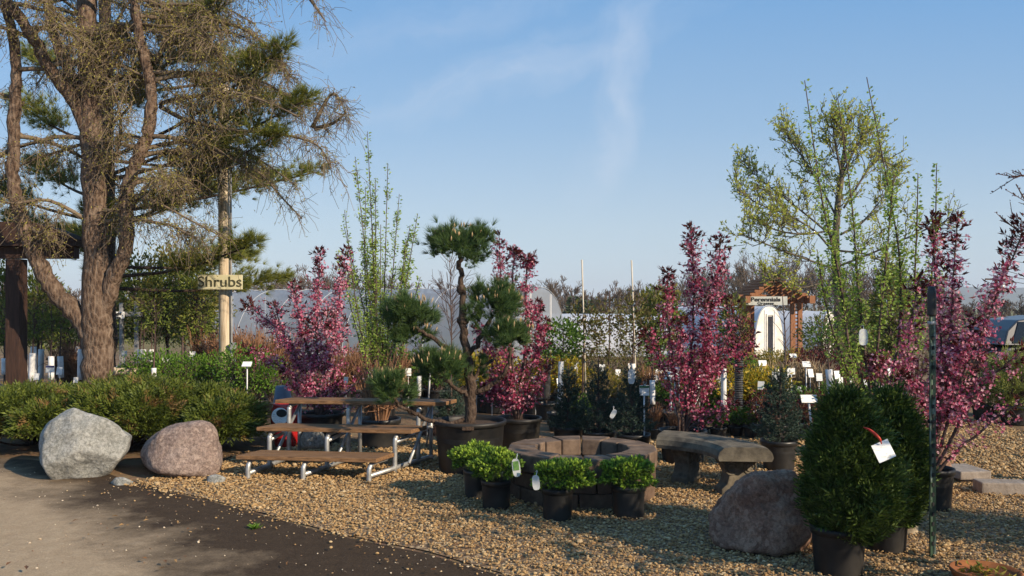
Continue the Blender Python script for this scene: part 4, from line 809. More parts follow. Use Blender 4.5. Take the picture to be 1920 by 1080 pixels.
leafy_tree('spreading tree with pale yellow green spring leaves standing behind the tall whips', 1575, 20.0, [(1576,735),(1573,620),(1570,540),(1567,470),(1570,400),(1580,310),(1586,240)], [9,8.2,7.8,7,6,4.2,2.2],
    [[(1567,505),(1520,490),(1465,472),(1410,452),(1372,440)], [(1568,480),(1530,432),(1480,400),(1430,378),(1395,350)], [(1568,450),(1520,400),(1470,350),(1425,300)], [(1570,410),(1540,340),(1505,270),(1484,228)], [(1578,330),(1560,280),(1545,245)], [(1582,390),(1640,310),(1675,292),(1700,302)], [(1576,440),(1630,410),(1680,360),(1715,325)], [(1570,500),(1640,470),(1700,440),(1740,420)], [(1583,320),(1612,270),(1632,250)], [(1567,520),(1500,540),(1440,520)], [(1572,470),(1620,480),(1680,520)], [(1570,430),(1500,440),(1440,430),(1400,410)]], 230, 1900, 8200, .086, 'yleaf')

# ------------------------------------------------------------------ plastic tunnels
def film(name, col, alpha, rough=.35):
    m, nt, b = new_mat(name); n = noise_node(nt, .9, 5, .6); r = ramp(nt, n.outputs[0], [(.3, tuple(.86 * x for x in col)), (.7, col)]); nt.links.new(r.outputs[0], b.inputs["Base Color"]); b.inputs["Roughness"].default_value = rough; b.inputs["Specular IOR Level"].default_value = .5
    n2 = noise_node(nt, 2.5, 4, .5); bump(nt, b, n2.outputs[0], .25, .05)
    t = nt.nodes.new("ShaderNodeBsdfTransparent"); tl = nt.nodes.new("ShaderNodeBsdfTranslucent"); tl.inputs[0].default_value = (*col, 1); a = nt.nodes.new("ShaderNodeMixShader"); a.inputs[0].default_value = .3; nt.links.new(b.outputs[0], a.inputs[1]); nt.links.new(tl.outputs[0], a.inputs[2])
    mx = nt.nodes.new("ShaderNodeMixShader"); mx.inputs[0].default_value = alpha; nt.links.new(t.outputs[0], mx.inputs[1]); nt.links.new(a.outputs[0], mx.inputs[2]); nt.links.new(mx.outputs[0], nt.nodes["Material Output"].inputs[0]); return m
M['film_rib'] = plain('film_rib', (.42, .44, .46), (.54, .56, .58), 3, .5, 0)
M['film'] = film('clear_film', (.42, .46, .51), .55); M['wfilm'] = film('white_film', (.74, .76, .80), .97, .5); M['endw'] = plain('white_end_wall', (.55, .52, .45), (.78, .76, .70), 2.5, .7, .1)
def tunnel(name, label, R, u, length, hw, H, mat, ribs=9, base=None, ends=True, door=None, exp=2.3, cat='greenhouse', endmat=None, skirt=True):
    R = A([R[0], R[1], gz(R[1])]) if base is None else A([R[0], R[1], base]); u = nrm(A([u[0], u[1], 0.])); n = A([u[1], -u[0], 0]); n = n if n[1] < 0 else -n
    root = thing(name, label, cat, R); a = np.linspace(0, PI, 25); pr = [(np.sign(math.cos(t)) * abs(math.cos(t)) ** (2 / exp) * hw, abs(math.sin(t)) ** (2 / exp) * H) for t in a]
    f = lambda s, w, z: R - u * s + n * w + UP * z
    ss = np.linspace(0, length, ribs); V = []
    for i, s in enumerate(np.linspace(0, length, (ribs - 1) * 3 + 1)):
        sag = 1 - (.012 if i % 3 else 0); V += [f(s, w * sag, z * sag) for w, z in pr]
    k = 25; m = (ribs - 1) * 3 + 1; MB().add(V, [[i * k + j, i * k + j + 1, (i + 1) * k + j + 1, (i + 1) * k + j] for i in range(m - 1) for j in range(k - 1)]).build('cover', mat, root, True)
    for s in ss: MB().tube([f(s, w * 1.004, z * 1.004) for w, z in pr], .010, 6).build('hoop', M['film_rib'], root, True)
    if skirt:
        for w in (1, -1):
            mb = MB(); mb.hexa([f(0, w * (hw + .02), 0.55), f(0, w * (hw + .05), 0.55), f(length, w * (hw + .05), 0.55), f(length, w * (hw + .02), 0.55), f(0, w * (hw + .02), .68), f(0, w * (hw + .05), .68), f(length, w * (hw + .05), .68), f(length, w * (hw + .02), .68)]); mb.build('side_rail', M['white'], root)
    for s, sg in ((.0, 1), (length, -1)):
        mb = MB(); mb.prism([f(s - .006 * sg, w * .985, z * .985) for w, z in pr], (0, 0, 0), u * .012 * sg); mb.build('end_wall', endmat or mat, root)
        for w in (-hw * .35, hw * .35): MB().box(f(s - .03 * sg, w, H * .46), (.05, .05, H * .92), math.atan2(u[1], u[0])).build('stud', M['white'], root)
    if door:
        w, h = door; d = MB().box(f(-.03, 0, h / 2 + .05), (.03, w, h), math.atan2(u[1], u[0])).build('door', plain('dark_doorway', (.012, .014, .02), (.03, .03, .04), 4, .6, 0), root)
        mb = MB(); [mb.box(f(-.05, x, h / 2 + .05), (.05, .07, h + .1), math.atan2(u[1], u[0])) for x in (-w / 2 - .035, w / 2 + .035)]; mb.box(f(-.05, 0, h + .135), (.05, w + .14, .07), math.atan2(u[1], u[0])); mb.build('door_frame', M['endw'], d)
    return root
tunnel('hoop_greenhouse', 'long translucent hoop greenhouse stretching behind the pink crabapples', (1.05, 32), (.92, -.39), 13.6, 3.0, 3.15, M['film'], 9)
tunnel('white_tunnel', 'long low white plastic tunnel in the distance left of the garden arch', (10.6, 44), (.99, -.12), 9.0, 2.2, 2.15, M['wfilm'], 7, skirt=False)
tunnel('tunnel_hut', 'small white hoop hut with a tall dark doorway seen through the garden arch', (11.9, 39.5), (.62, -.78), 6.0, 1.12, 2.55, M['wfilm'], 5, door=(.42, 2.0), exp=2.6, endmat=M['endw'], skirt=False)
tunnel('white_tunnel', 'white hoop tunnel right of the garden arch, its rounded end toward the leafing tree', (16.0, 43), (.80, -.60), 4.6, 1.3, 2.3, M['wfilm'], 5, endmat=M['endw'], skirt=False)

# ------------------------------------------------------------------ cedar arch with its sign
YA = 25.0; za = gz(YA); ar = thing('garden_arch', 'reddish cedar arch with a slatted gable roof over the perennials sign', 'arch', G(1446, YA))
for px, dy in ((1396, 0), (1492, 0), (1404, 1.3), (1494, 1.3)):
    p = P(px, 566, YA + dy); mb = MB().box((p[0] - .11, YA + dy, (p[2] + za) / 2), (.10, .10, p[2] - za)).box((p[0] + .11, YA + dy, (p[2] + za) / 2), (.10, .10, p[2] - za))
    for z in np.arange(za + .25, p[2] - .1, .11): mb.box((p[0], YA + dy - .002, z), (.16, .03, .035))
    mb.build('post', M['cedar'], ar)
pk = P(1448, 524, YA); el = P(1396, 559, YA); er = P(1507, 559, YA)
for dy in (-.1, .45, 1.0, 1.5):
    for e in (el, er):
        d = A([0, dy, 0]); v = nrm(e - pk); nn = A([-v[2], 0, v[0]]); nn = nn if nn[2] > 0 else -nn; q = e + v * .12
        MB().hexa([pk + d - nn * .14, q + d - nn * .14, q + d + A([0, .06, 0]) - nn * .14, pk + d + A([0, .06, 0]) - nn * .14, pk + d, q + d, q + d + A([0, .06, 0]), pk + d + A([0, .06, 0])]).build('rafter', M['cedar'], ar)
for e in (el, er):
    v = e - pk; nn = nrm(A([-v[2], 0, v[0]])); nn = nn if nn[2] > 0 else -nn
    for k in np.linspace(.04, 1.0, 7):
        c = pk + v * k + nn * .035 + A([0, .72, 0]); MB().box(c, (.13, 2.3, .06)).build('roof_slat', M['cedar'], ar)
MB().box((pk[0], YA - .02, el[2] + .02), (er[0] - el[0] + .3, .08, .16)).build('tie_beam', M['cedar'], ar)
MB().box((er[0] + .1, YA + .6, er[2] - .04), (.16, 2.1, .22)).build('eave_beam', M['cedar'], ar); MB().box((el[0] - .02, YA + .6, el[2] - .04), (.14, 2.1, .20)).build('eave_beam', M['cedar'], ar)
for k in np.linspace(-.55, .55, 6): MB().box((pk[0] + k, YA - .03, el[2] + .1 + (.55 - abs(k)) * .38), (.04, .03, (.6 - abs(k)) * .72)).build('gable_bar', M['cedar'], ar)
c = P(1436.5, 564, YA - .3); sg = thing('sign_board', 'wide pale board reading Perennials Grasses hung on the cedar arch', 'sign', c)
MB().box(c, (78 * YA / F_PX, .04, 16 * YA / F_PX)).build('board', plain('pale_board', (.42, .44, .40), (.58, .59, .54), 4, .6, 0), sg, bevel=.004)
text('Perennials', .165, c + A([-.02, -.025, .035]), sg, M['ink'], bold=.004, sx=1.28); text('Grasses', .115, c + A([-.02, -.025, -.075]), sg, M['ink'], bold=.002, sx=1.3)

# ------------------------------------------------------------------ parked car at the right edge
Yc = 20.5; cz = gz(Yc); c = A([13.55, Yc, cz]); car = thing('parked_car', 'dark blue grey estate car parked behind the shrubs at the right edge', 'car', c)
mpaint, nt_, b_ = new_mat('dark_blue_paint'); b_.inputs["Base Color"].default_value = (.018, .022, .032, 1); b_.inputs["Roughness"].default_value = .35; b_.inputs["Coat Weight"].default_value = .2
mgl, nt_, b_ = new_mat('car_glass'); b_.inputs["Base Color"].default_value = (.012, .015, .018, 1); b_.inputs["Roughness"].default_value = .06
sx_ = lambda pr, y0, y1, s=1: [(c[0] + x, c[1] + y0, cz + z) for x, z in pr]
body = [(-2.3,.42),(-2.36,.62),(-2.33,.88),(-2.15,1.0),(-1.1,1.08),(2.1,1.1),(2.3,.98),(2.34,.55),(2.28,.4),(1.9,.34),(-1.9,.34)]
MB().prism(sx_(body, -.9, .9), (0, 0, 0), (0, 1.8, 0)).build('body', mpaint, car, bevel=.06)
top = [(-2.24,1.07),(-2.1,1.40),(-1.82,1.64),(-1.0,1.74),(.9,1.72),(1.3,1.64),(1.95,1.09)]
mb = MB(); n = len(top); V = [(c[0] + x, c[1] - .88 + (z - 1.07) * .3, cz + z) for x, z in top] + [(c[0] + x, c[1] + .88 - (z - 1.07) * .3, cz + z) for x, z in top]; mb.add(V, [[i, i + 1, n + i + 1, n + i] for i in range(n - 1)]); mb.F += [A([list(range(n))[::-1]]), A([list(range(n, 2 * n))])]; mb.build('roof', mpaint, car, bevel=.03)
for x0_, x1_, t0_, t1_ in ((-2.04, -.62, -1.82, -.62), (-.52, .48, -.52, .48), (.58, 1.62, .58, 1.16)):
    y0, y1 = c[1] - .895 + .02 * .3, c[1] - .895 + .5 * .3; MB().hexa([(c[0]+x0_, y0, cz+1.11), (c[0]+x1_, y0, cz+1.11), (c[0]+x1_, y0+.02, cz+1.11), (c[0]+x0_, y0+.02, cz+1.11), (c[0]+t0_, y1, cz+1.60), (c[0]+t1_, y1, cz+1.60), (c[0]+t1_, y1+.02, cz+1.60), (c[0]+t0_, y1+.02, cz+1.60)]).build('window', mgl, car)
for x in (-1.4, 1.45):
    for y in (-.82, .82):
        w = MB().lathe((0, 0, 0), [(.2, -.1), (.31, -.1), (.335, -.06), (.335, .06), (.31, .1), (.2, .1)], 24); w.V = [v @ A([[1,0,0],[0,0,1],[0,-1,0]]).T + c + A([x, y, .335]) for v in w.V]; tyre = w.build('wheel', M['pot'], car, True)
        w = MB().lathe((0, 0, 0), [(.0, -.06), (.08, -.07), (.2, -.05), (.2, .05), (.0, .05)], 16); w.V = [v @ A([[1,0,0],[0,0,1],[0,-1,0]]).T + c + A([x, y, .335]) for v in w.V]; w.build('rim', M['steel'], tyre, True)
MB().box(c + A([-2.28, -.62, .78]), (.14, .38, .14)).build('headlight', M['clear'], car, bevel=.02)
# ------------------------------------------------------------------ nursery stock: one of each kind, then copies
def cloud(n, r, c, L, Wd, mat_up=.4):
    d = dirs(n); lump = 1 + .2 * np.sin(d[:, :1] * 6 + n) * np.sin(d[:, 1:2] * 7) + .15 * np.sin(d[:, 2:] * 8 + 1); p = A(c) + d * A(r) * U(.35, 1.0, (n, 1)) ** .5 * lump
    return p, d + UP * mat_up + rng.normal(size=(n, 3)) * .6
def shrub_kind(kind):
    root = thing('potted_shrub', 'x', 'potted shrub', (0, 0, 0)); spec = {
        'redtwig': ('redbrown', .17, .24, .55, 'burgundy', 60), 'tan': ('tan', .15, .2, .42, 'tan', 0), 'burgundy': ('redbrown', .17, .24, .5, 'burgundy', 420), 'gold': ('tan', .16, .2, .42, 'gold', 620),
        'ochre': ('tan', .18, .26, .6, 'ochre', 620), 'green': ('crabbark', .16, .2, .38, 'green', 620), 'hedge': ('crabbark', .19, .26, .66, 'hedge', 900), 'bronze': ('crabbark', .2, .28, .85, 'bronze', 760), 'fluffy': ('crabbark', .24, .3, .7, 'hedge', 0)}[kind]
    tw_, r, h, H, lm, nl = spec; pot(root, r, h, 'pot'); n = 110 if nl < 100 else 26
    if kind == 'hedge': n = 40
    az = U(0, 2 * PI, n); sp = U(.05, .75, n) * (.55 if n > 50 else .6); b = np.stack([np.cos(az) * r * .35, np.sin(az) * r * .35, np.full(n, h - .03)], -1); hh = U(.5, 1.0, n) * H; t = np.linspace(0, 1, 5)
    q = b[:, None] + np.stack([np.cos(az), np.sin(az), az * 0], -1)[:, None] * (sp * hh)[:, None, None] * t[None, :, None] + UP * hh[:, None, None] * (t ** .9)[None, :, None] + rng.normal(size=(n, 5, 3)) * .018 * t[None, :, None]
    mb = MB().twigs(q, A([.005, .0045, .004, .003, .002])); i = rng.choice(n, n * 2); k = rng.integers(1, 4, n * 2); s0 = q[i, k]; e = s0 + nrm(q[i, 4] - q[i, 0] + rng.normal(size=s0.shape) * .25) * U(.06, .2, (n * 2, 1)); mb.twigs(np.stack([s0, (s0 + e) / 2 + .008, e], 1), A([.0035, .003, .002])); mb.build('stems', M[tw_], root)
    if nl:
        zc = h + H * .58; p, d = cloud(nl, (H * .52 if kind != 'gold' else .3, H * .52 if kind != 'gold' else .3, H * .42), (0, 0, zc), .05, .03)
        if nl < 100: p = q[rng.choice(n, nl), rng.integers(2, 5, nl)] + rng.normal(size=(nl, 3)) * .01
        MB().leaves(p, d, U(.03, .065, nl), U(.018, .034, nl)).build('foliage', M[lm], root)
    if kind == 'fluffy':
        p, d = cloud(1100, (.42, .42, .42), (0, 0, .62), .05, .03); MB().sprays(p, d + UP * .5, U(.1, .2, 1100), .014, 6, .45).build('foliage', M['juniper2'], root)
    return root
M['juniper2'] = leaf('soft_green_spray', [(.13, .16, .035), (.20, .23, .05), (.26, .28, .07)], .25)
PROTO, USED = {}, set()
def place(kind, x, Y, label, group=None, sc=1.0):
    if kind not in PROTO: PROTO[kind] = shrub_kind(kind)
    o = PROTO[kind]; loc = (x, Y, gz(Y)); sc *= U(.9, 1.1)
    if kind in USED: return copy_thing(o, loc, label, group, U(0, 6.28), sc)
    USED.add(kind); o.location = Vector(loc); o.scale = (sc,) * 3; tag(o, label, None, group); return o
def row(kind, pxs, Y, label, group, sc=1.0, jit=.25):
    for px in pxs:
        y = Y + U(-jit, jit); g = G(px + U(-4, 4), y); place(kind, g[0], y, label, group if len(pxs) > 1 else None, sc)
ls = lambda a, b, n: list(np.linspace(a, b, n))
row('green', ls(1318, 1412, 4), 10.5, 'low green potted plant in the row just behind the stone bench', 'low green pots behind the bench', .62, .12)
row('redtwig', ls(1225, 1262, 2), 10.2, 'low red brown twiggy shrub left of the dark pink crabapple base', 'brown shrubs left of the tall crabapple', .55, .12)
row('burgundy', ls(1428, 1560, 5), 10.3, 'dark red brown potted shrub in the row around the dark blue spruce', 'dark shrubs around the blue spruce', .75, .25)
row('gold', ls(1366, 1446, 6), 12.0, 'low golden potted shrub in the row left of the dark blue spruce', 'golden shrubs left of the blue spruce', 1.1, .2)
row('redtwig', ls(1205, 1350, 7), 12.6, 'red brown twiggy shrub among the white guards behind the tall crabapple', 'red twiggy shrubs behind the tall crabapple', 1.0, .4)
row('gold', ls(896, 936, 3), 13.4, 'golden potted shrub glowing behind the low blossom right of the pine trunk', 'golden shrubs behind the blossom', 1.35, .2)
row('gold', ls(1000, 1056, 4), 13.2, 'golden potted shrub behind the black ribbed guard and globe tree', 'golden shrubs behind the globe tree', 1.4, .2)
row('tan', ls(1070, 1230, 6), 15.0, 'dry tan grass pot in the sparse row beyond the blue green spruces', 'tan pots beyond the spruces', 1.0, .3)
row('bronze', ls(1060, 1215, 6), 17.6, 'olive green bushy shrub far behind the blue green spruces under the bronze trees', 'olive shrubs under the bronze trees', .9, .4)
row('hedge', ls(1235, 1390, 7), 16.4, 'fresh green shrub in the far row between tall crabapple and garden arch', 'far green row', .95, .5)
row('ochre', ls(1412, 1508, 7), 19.2, 'yellow ochre shrub at the foot of the cedar garden arch', 'ochre shrubs below the arch', 1.05, .6)
row('burgundy', ls(1500, 1572, 5), 15.6, 'burgundy leaved shrub right of the garden arch behind the white guard', 'burgundy shrubs right of the arch', 1.25, .3)
row('burgundy', ls(1600, 1690, 4), 13.0, 'dark burgundy shrub under the tall leafy whips', 'burgundy shrubs under the whips', 1.1, .4)
row('tan', ls(1432, 1548, 7), 13.6, 'dry tan twiggy shrub in the row of name boards before the arch', 'tan shrubs among the name boards', 1.3, .3)
row('redtwig', ls(378, 540, 9), 16.6, 'rust brown upright shrub in front of the left end of the hoop greenhouse', 'rust shrubs before the greenhouse left end', 1.75, .6)
row('redtwig', ls(622, 760, 9), 14.6, 'rust brown twiggy shrub below the slender columnar trees', 'rust shrubs below the columnar trees', 1.35, .5)
row('green', ls(770, 870, 5), 15.2, 'green and brown shrub beyond the pom pom pine on the left', 'shrubs beyond the pine', 1.3, .4)
row('green', ls(1440, 1560, 5), 11.3, 'leafy green potted shrub between the dark shrubs and the name boards', 'green shrubs before the name boards', .9, .3)
row('ochre', ls(1075, 1215, 6), 13.2, 'yellow orange shrub glowing between the blue green spruces', 'yellow orange shrubs behind the spruces', .8, .3)
row('green', ls(1240, 1345, 5), 11.9, 'fresh green low shrub between the white guards of the tall crabapple', 'green shrubs between the guards', .8, .2)
row('tan', ls(780, 940, 6), 18.0, 'tan twiggy shrub in the far row before the greenhouse side', 'tan shrubs before the greenhouse side', 1.6, .5)
row('hedge', ls(268, 408, 6), 12.9, 'bright green leafy potted shrub in the row between larch trunk and pole', 'bright shrubs between larch and pole', 1.0, .2)
row('hedge', ls(448, 512, 3), 12.5, 'bright green bushy potted shrub right of the pole behind the name stake', 'bright shrubs right of the pole', 1.02, .1)
row('redtwig', ls(120, 152, 3), 15.8, 'brown twiggy shrub left of the larch trunk among white guards', 'brown shrubs left of the larch', 1.5, .2)
row('green', ls(214, 258, 3), 14.4, 'dark green low shrub right of the larch trunk beneath the white board', 'low green shrubs by the larch', 1.1, .2)
row('bronze', ls(1560, 1720, 4), 17.0, 'greenish bronze shrub behind the tall whips', 'bronze shrubs behind the whips', 1.1, .5)
place('fluffy', G(1905, 11.6)[0], 11.6, 'big soft yellow green bushy shrub at the right edge beyond the gravel path', sc=.92)
place('fluffy', G(1955, 12.4)[0], 12.4, 'soft yellow green shrub cut off by the right edge of the picture', sc=.95)
place('burgundy', G(1812, 14.6)[0], 14.6, 'large dark purple leaved shrub between the crabapple and the parked car', sc=1.7)
place('burgundy', G(1848, 11.9)[0], 11.9, 'small reddish shrub in a black pot at the end of the gravel path', sc=.95)
place('burgundy', G(1885, 14.5)[0], 14.5, 'rust red shrub right in front of the parked car', sc=.9)
place('green', G(1790, 12.4)[0], 12.4, 'green leaved potted shrub behind the lower blossom of the right crabapple', sc=1.2)
place('redtwig', G(712, 9.75)[0], 9.75, 'brown twigs in a large black pot right behind the bleachers', sc=1.35)
place('green', G(1085, 10.4)[0], 10.4, 'green low shrub between the first two blue green spruces', sc=.9)

# young staked trees with trunk guards
def sapling(label, px, Y, g0, g1, top, lean=0, crown=None, guard='white', stake=None, r=.035, group=None):
    root = thing('young_tree', label, 'young tree', G(px, Y), group); c = A(root.location); pot(root, .16, .24, 'pot'); a, b = P(px + lean * .1, g1, Y), P(px + lean * .5, g0, Y); t = P(px + lean, top, Y); base = c + UP * .1
    mb = MB().tube(resample(A([base, b, (b + t) / 2 + A([.015, 0, 0]), t]), 13), taper(.016, .006, 13), 6); top_l = resample(A([b, (b + t) / 2 + A([.015, 0, 0]), t]), 9); m = 16
    pos, tan, tt, _ = on_lines([top_l], m, .15, .95); d = nrm(dirs(m) * A([1, 1, .3]) + UP * .8); e = pos + d * U(.15, .4, (m, 1)); mb.twigs(np.stack([pos, (pos + e) / 2 + .01, e], 1), A([.006, .004, .002])); mb.build('trunk', M['crabbark'], root, True)
    if guard == 'white': MB().tube(resample(A([a, b]), 5), r, 12).build('trunk_guard', M['white'], root, True)
    elif guard == 'ribbed':
        n = 60; u = np.linspace(0, 1, n)[:, None]; MB().tube(a + (b - a) * u, r * 1.5 + .007 * np.where(np.arange(n) % 2, 1, -1), 14).build('trunk_guard', M['rib'], root, False)
    if stake: q = A([c + A([.05, .02, .1]), P(stake[0], stake[1], Y)]); MB().tube(resample(q, 4), .011, 6).build('stake', M['bamboo'], root, True)
    if crown:
        kind, cx, cy, rx, ry, n = crown; k = Y / F_PX; p, d = cloud(n, (rx * k, rx * k, ry * k), P(cx, cy, Y), .05, .03); MB().leaves(p, d, U(.035, .075, n), U(.02, .04, n)).build('crown', M[kind], root)
    return root
M['rib'] = plain('ribbed_drain_pipe', (.035, .035, .035), (.09, .088, .085), 5, .5, 0, spec=.4); M['bamboo'] = plain('pale_stake', (.42, .36, .27), (.60, .55, .45), 9, .7, 0, stretch=(1, 1, .3))
sapling('young standard tree with a round green crown on a leaning white guard behind the spruces', 1049, 11.0, 678, 764, 640, 6, ('green', 1050, 636, 46, 34, 900))
sapling('bronze leaved young tree tied to the tallest pale stake right of the globe tree', 1093, 11.6, 690, 768, 590, 0, ('bronze', 1100, 620, 42, 52, 700), None, (1091, 487))
sapling('bronze and green young tree with dark red topmost shoots in the middle distance', 1140, 13.0, 690, 750, 545, 2, ('bronze', 1142, 622, 44, 58, 800), None)
sapling('young tree beside the second tall pale stake, white guard below its sparse crown', 1188, 11.8, 682, 715, 560, -3, ('bronze', 1186, 610, 34, 60, 500), 'white', (1184, 488))
sapling('young tree with a white guard left of the tall dark pink crabapple stems', 1224, 11.3, 713, 758, 620, -2, ('green', 1226, 650, 20, 30, 160))
sapling('young tree whose long white guard stands straight between the crabapple stems', 1269, 11.0, 688, 776, 600, 0, None)
sapling('young tree with a slanted white guard crossing behind the dark pink crabapple', 1302, 10.8, 715, 770, 660, 12, None)
sapling('young burgundy leaved tree on a white guard right of the tall crabapple', 1357, 10.9, 690, 776, 640, 0, ('burgundy', 1358, 665, 40, 34, 420))
sapling('young tree wearing a dark ribbed pipe guard behind the stone bench', 1384, 10.9, 645, 768, 600, 4, ('burgundy', 1392, 630, 26, 30, 200), 'ribbed')
sapling('young dark leaved tree in a black ribbed pipe guard right of the low blossom', 1024, 12.2, 684, 748, 640, 3, ('burgundy', 1024, 668, 22, 22, 200), 'ribbed')
sapling('thin bare whip with a white guard directly left of the dark blue spruce top', 1479, 12.4, 692, 756, 555, -12, None)
sapling('pale barked young tree with a stout white guard left of the tall whips', 1562, 10.3, 693, 770, 608, -16, ('green', 1532, 622, 22, 16, 60), 'white', None, .04)
sapling('young tree with a white guard seen under the left pine branch', 785, 13.0, 705, 742, 640, 2, ('green', 786, 668, 22, 26, 120))
sapling('young tree with a dark trunk and short white guard among the bright shrubs', 288, 12.2, 690, 708, 560, 1, ('treegreen', 290, 570, 34, 50, 300))
for i, (px, g0, g1, ln) in enumerate(((58, 662, 714, 6), (64, 650, 712, -2), (76, 655, 715, 3), (96, 668, 712, 0), (115, 668, 708, -4), (144, 650, 705, 5), (150, 655, 712, 3), (47, 665, 700, 0), (8, 672, 702, 0), (17, 690, 700, 0))):
    sapling('young tree with a white guard in the crowded row between timber post and larch' if 40 < px else 'young tree with a white guard left of the timber post', px, 14.8 + (i % 3) * .5, g0, g1, 575, ln, ('treegreen', px + ln, 606, 20, 32, 150), r=.05, group='white guards left of the larch' if px > 40 else 'white guards left of the post')
for i, px in enumerate((262, 268, 283)):
    sapling('young tree with a small white guard beyond the bright green shrubs', px, 16.5 + i * .3, 655, 682, 560, 2, ('treegreen', px, 590, 22, 34, 160), r=.05, group='white guards beyond the bright shrubs')

# name boards on stakes
def name_board(label, px, py, w, h, Y, mat='tagw', tilt=.5, header=None, lean=0.0):
    c = P(px, py, Y); root = thing('name_stake', label, 'name board', G(px + lean, Y)); w, h = w * Y / F_PX, h * Y / F_PX
    MB().box(c, (w, .012, h / max(math.cos(tilt), .3)), 0, -tilt).build('board', M[mat], root)
    if header: MB().box(c + A([0, -.009, h * .36]), (w * .98, .006, h * .2), 0, -tilt).build('header', header, root)
    q = A([A(root.location), c + A([0, .012, -h * .3])]); MB().tube(resample(q, 4), .009 if w < .16 else .012, 6).build('stake', M['white'], root, True)
name_board('slanted white name board on a stake, left of the dark blue spruce', 1430, 681, 15, 10, 13.2)
name_board('white name board on a stake between dark blue spruce and white guarded tree', 1512, 683, 15, 10, 13.2)
name_board('biggest white name board, on a leaning stake left of the arborvitae', 1517, 748, 30, 14, 9.5, lean=9)
name_board('white label with a green header on a stake beside the broad spruce', 1208, 732, 18, 19, 9.0, tilt=.12, header=plain('green_header', (.02, .13, .045), (.03, .16, .06), 5, .5, 0))
name_board('wide white name board half hidden by the tall crabapple', 1258, 704, 26, 14, 11.6)
name_board('small pale name board behind the left branches of the tall crabapple', 1236, 697, 14, 8, 14.0)
name_board('white name stake right of the wooden pole before the bright shrubs', 463, 683, 17, 8, 11.6, tilt=.9)
name_board('square pale board behind the bright shrubs near the pole', 361, 664, 11, 10, 15.2, tilt=.1)
name_board('square white board right of the larch trunk under the lettered board', 233, 663, 10, 10, 14.8, tilt=.1)
name_board('bent white board lying over the middle of the bright shrubs', 310, 675, 15, 9, 13.7, tilt=.3)
name_board('grey white board right behind the dark blue spruce', 1484, 696, 13, 12, 12.8, tilt=.1)
name_board('faint white board near the right post of the arch', 1487, 667, 13, 7, 15.5, tilt=.5)
name_board('purple picture board hung on a white guard left of the larch', 94, 692, 16, 13, 14.2, mat='purple' if 'purple' in M else 'tagw', tilt=.1, header=plain('purple_print', (.05, .03, .12), (.16, .11, .28), 30, .5, 0))

# clutter behind the bleachers
c = G(536, 9.75); rp = thing('glazed_jar', 'red glazed jar with a round white medallion behind the bleachers', 'jar', c)
MB().lathe(c, [(.0, .0), (.11, .0), (.13, .04), (.15, .16), (.17, .32), (.165, .42), (.14, .47), (.15, .50), (.13, .50), (.12, .44)], 26).build('jar', plain('red_glaze', (.30, .012, .012), (.42, .02, .02), 6, .25, 0, spec=.6), rp, True)
d = c + A([-.02, -.178, .37]); MB().prism([d + A([.095 * math.cos(t), 0, .095 * math.sin(t)]) for t in np.linspace(0, 2 * PI, 25)[:-1]], (0, 0, 0), (0, .01, 0)).build('medallion', M['tagw'], rp)
MB().prism([d + A([.02 + .06 * math.cos(t), -.004, .035 + .045 * math.sin(t)]) for t in np.linspace(0, 2 * PI, 17)[:-1]], (0, 0, 0), (0, .003, 0)).build('dark_patch', M['ink'], rp)
c = G(530, 10.4); MBx = MB().lathe(c, [(.0, 0), (.15, 0), (.135, .3), (.085, .62), (.075, .635), (.0, .635)], 20); tag(MBx.build('container', plain('slate_blue_plastic', (.13, .16, .21), (.20, .24, .30), 5, .5, .1), smooth=True, loc=c), 'slate blue tapered container behind the left end of the bleachers', 'container')
c = G(816, 10.6); bx = thing('timber_edging', 'low dark timber edging board behind the bleachers right end', 'edging board', c); MB().box(c + A([.0, 0, .06]), (1.2, .05, .12), -.05).build('board', M['darkwood'], bx, bevel=.006)
c = G(800, 9.6); bx = thing('metal_stake', 'thin grey metal stake right of the bleachers behind the pine branch', 'stake', c); MB().tube(resample(A([c, P(806, 700, 9.6)]), 5), .011, 8).build('rod', M['steel'], bx, True)
c = G(118, 13.2); bx = thing('garden_edge_log', 'pale cut log lying right of the larch trunk', 'log', G(236, 13.0)); MB().tube(resample(A([P(206, 696, 13.0), P(258, 697, 13.0)]), 5), .065, 14).build('log', M['polewood'], bx, True)

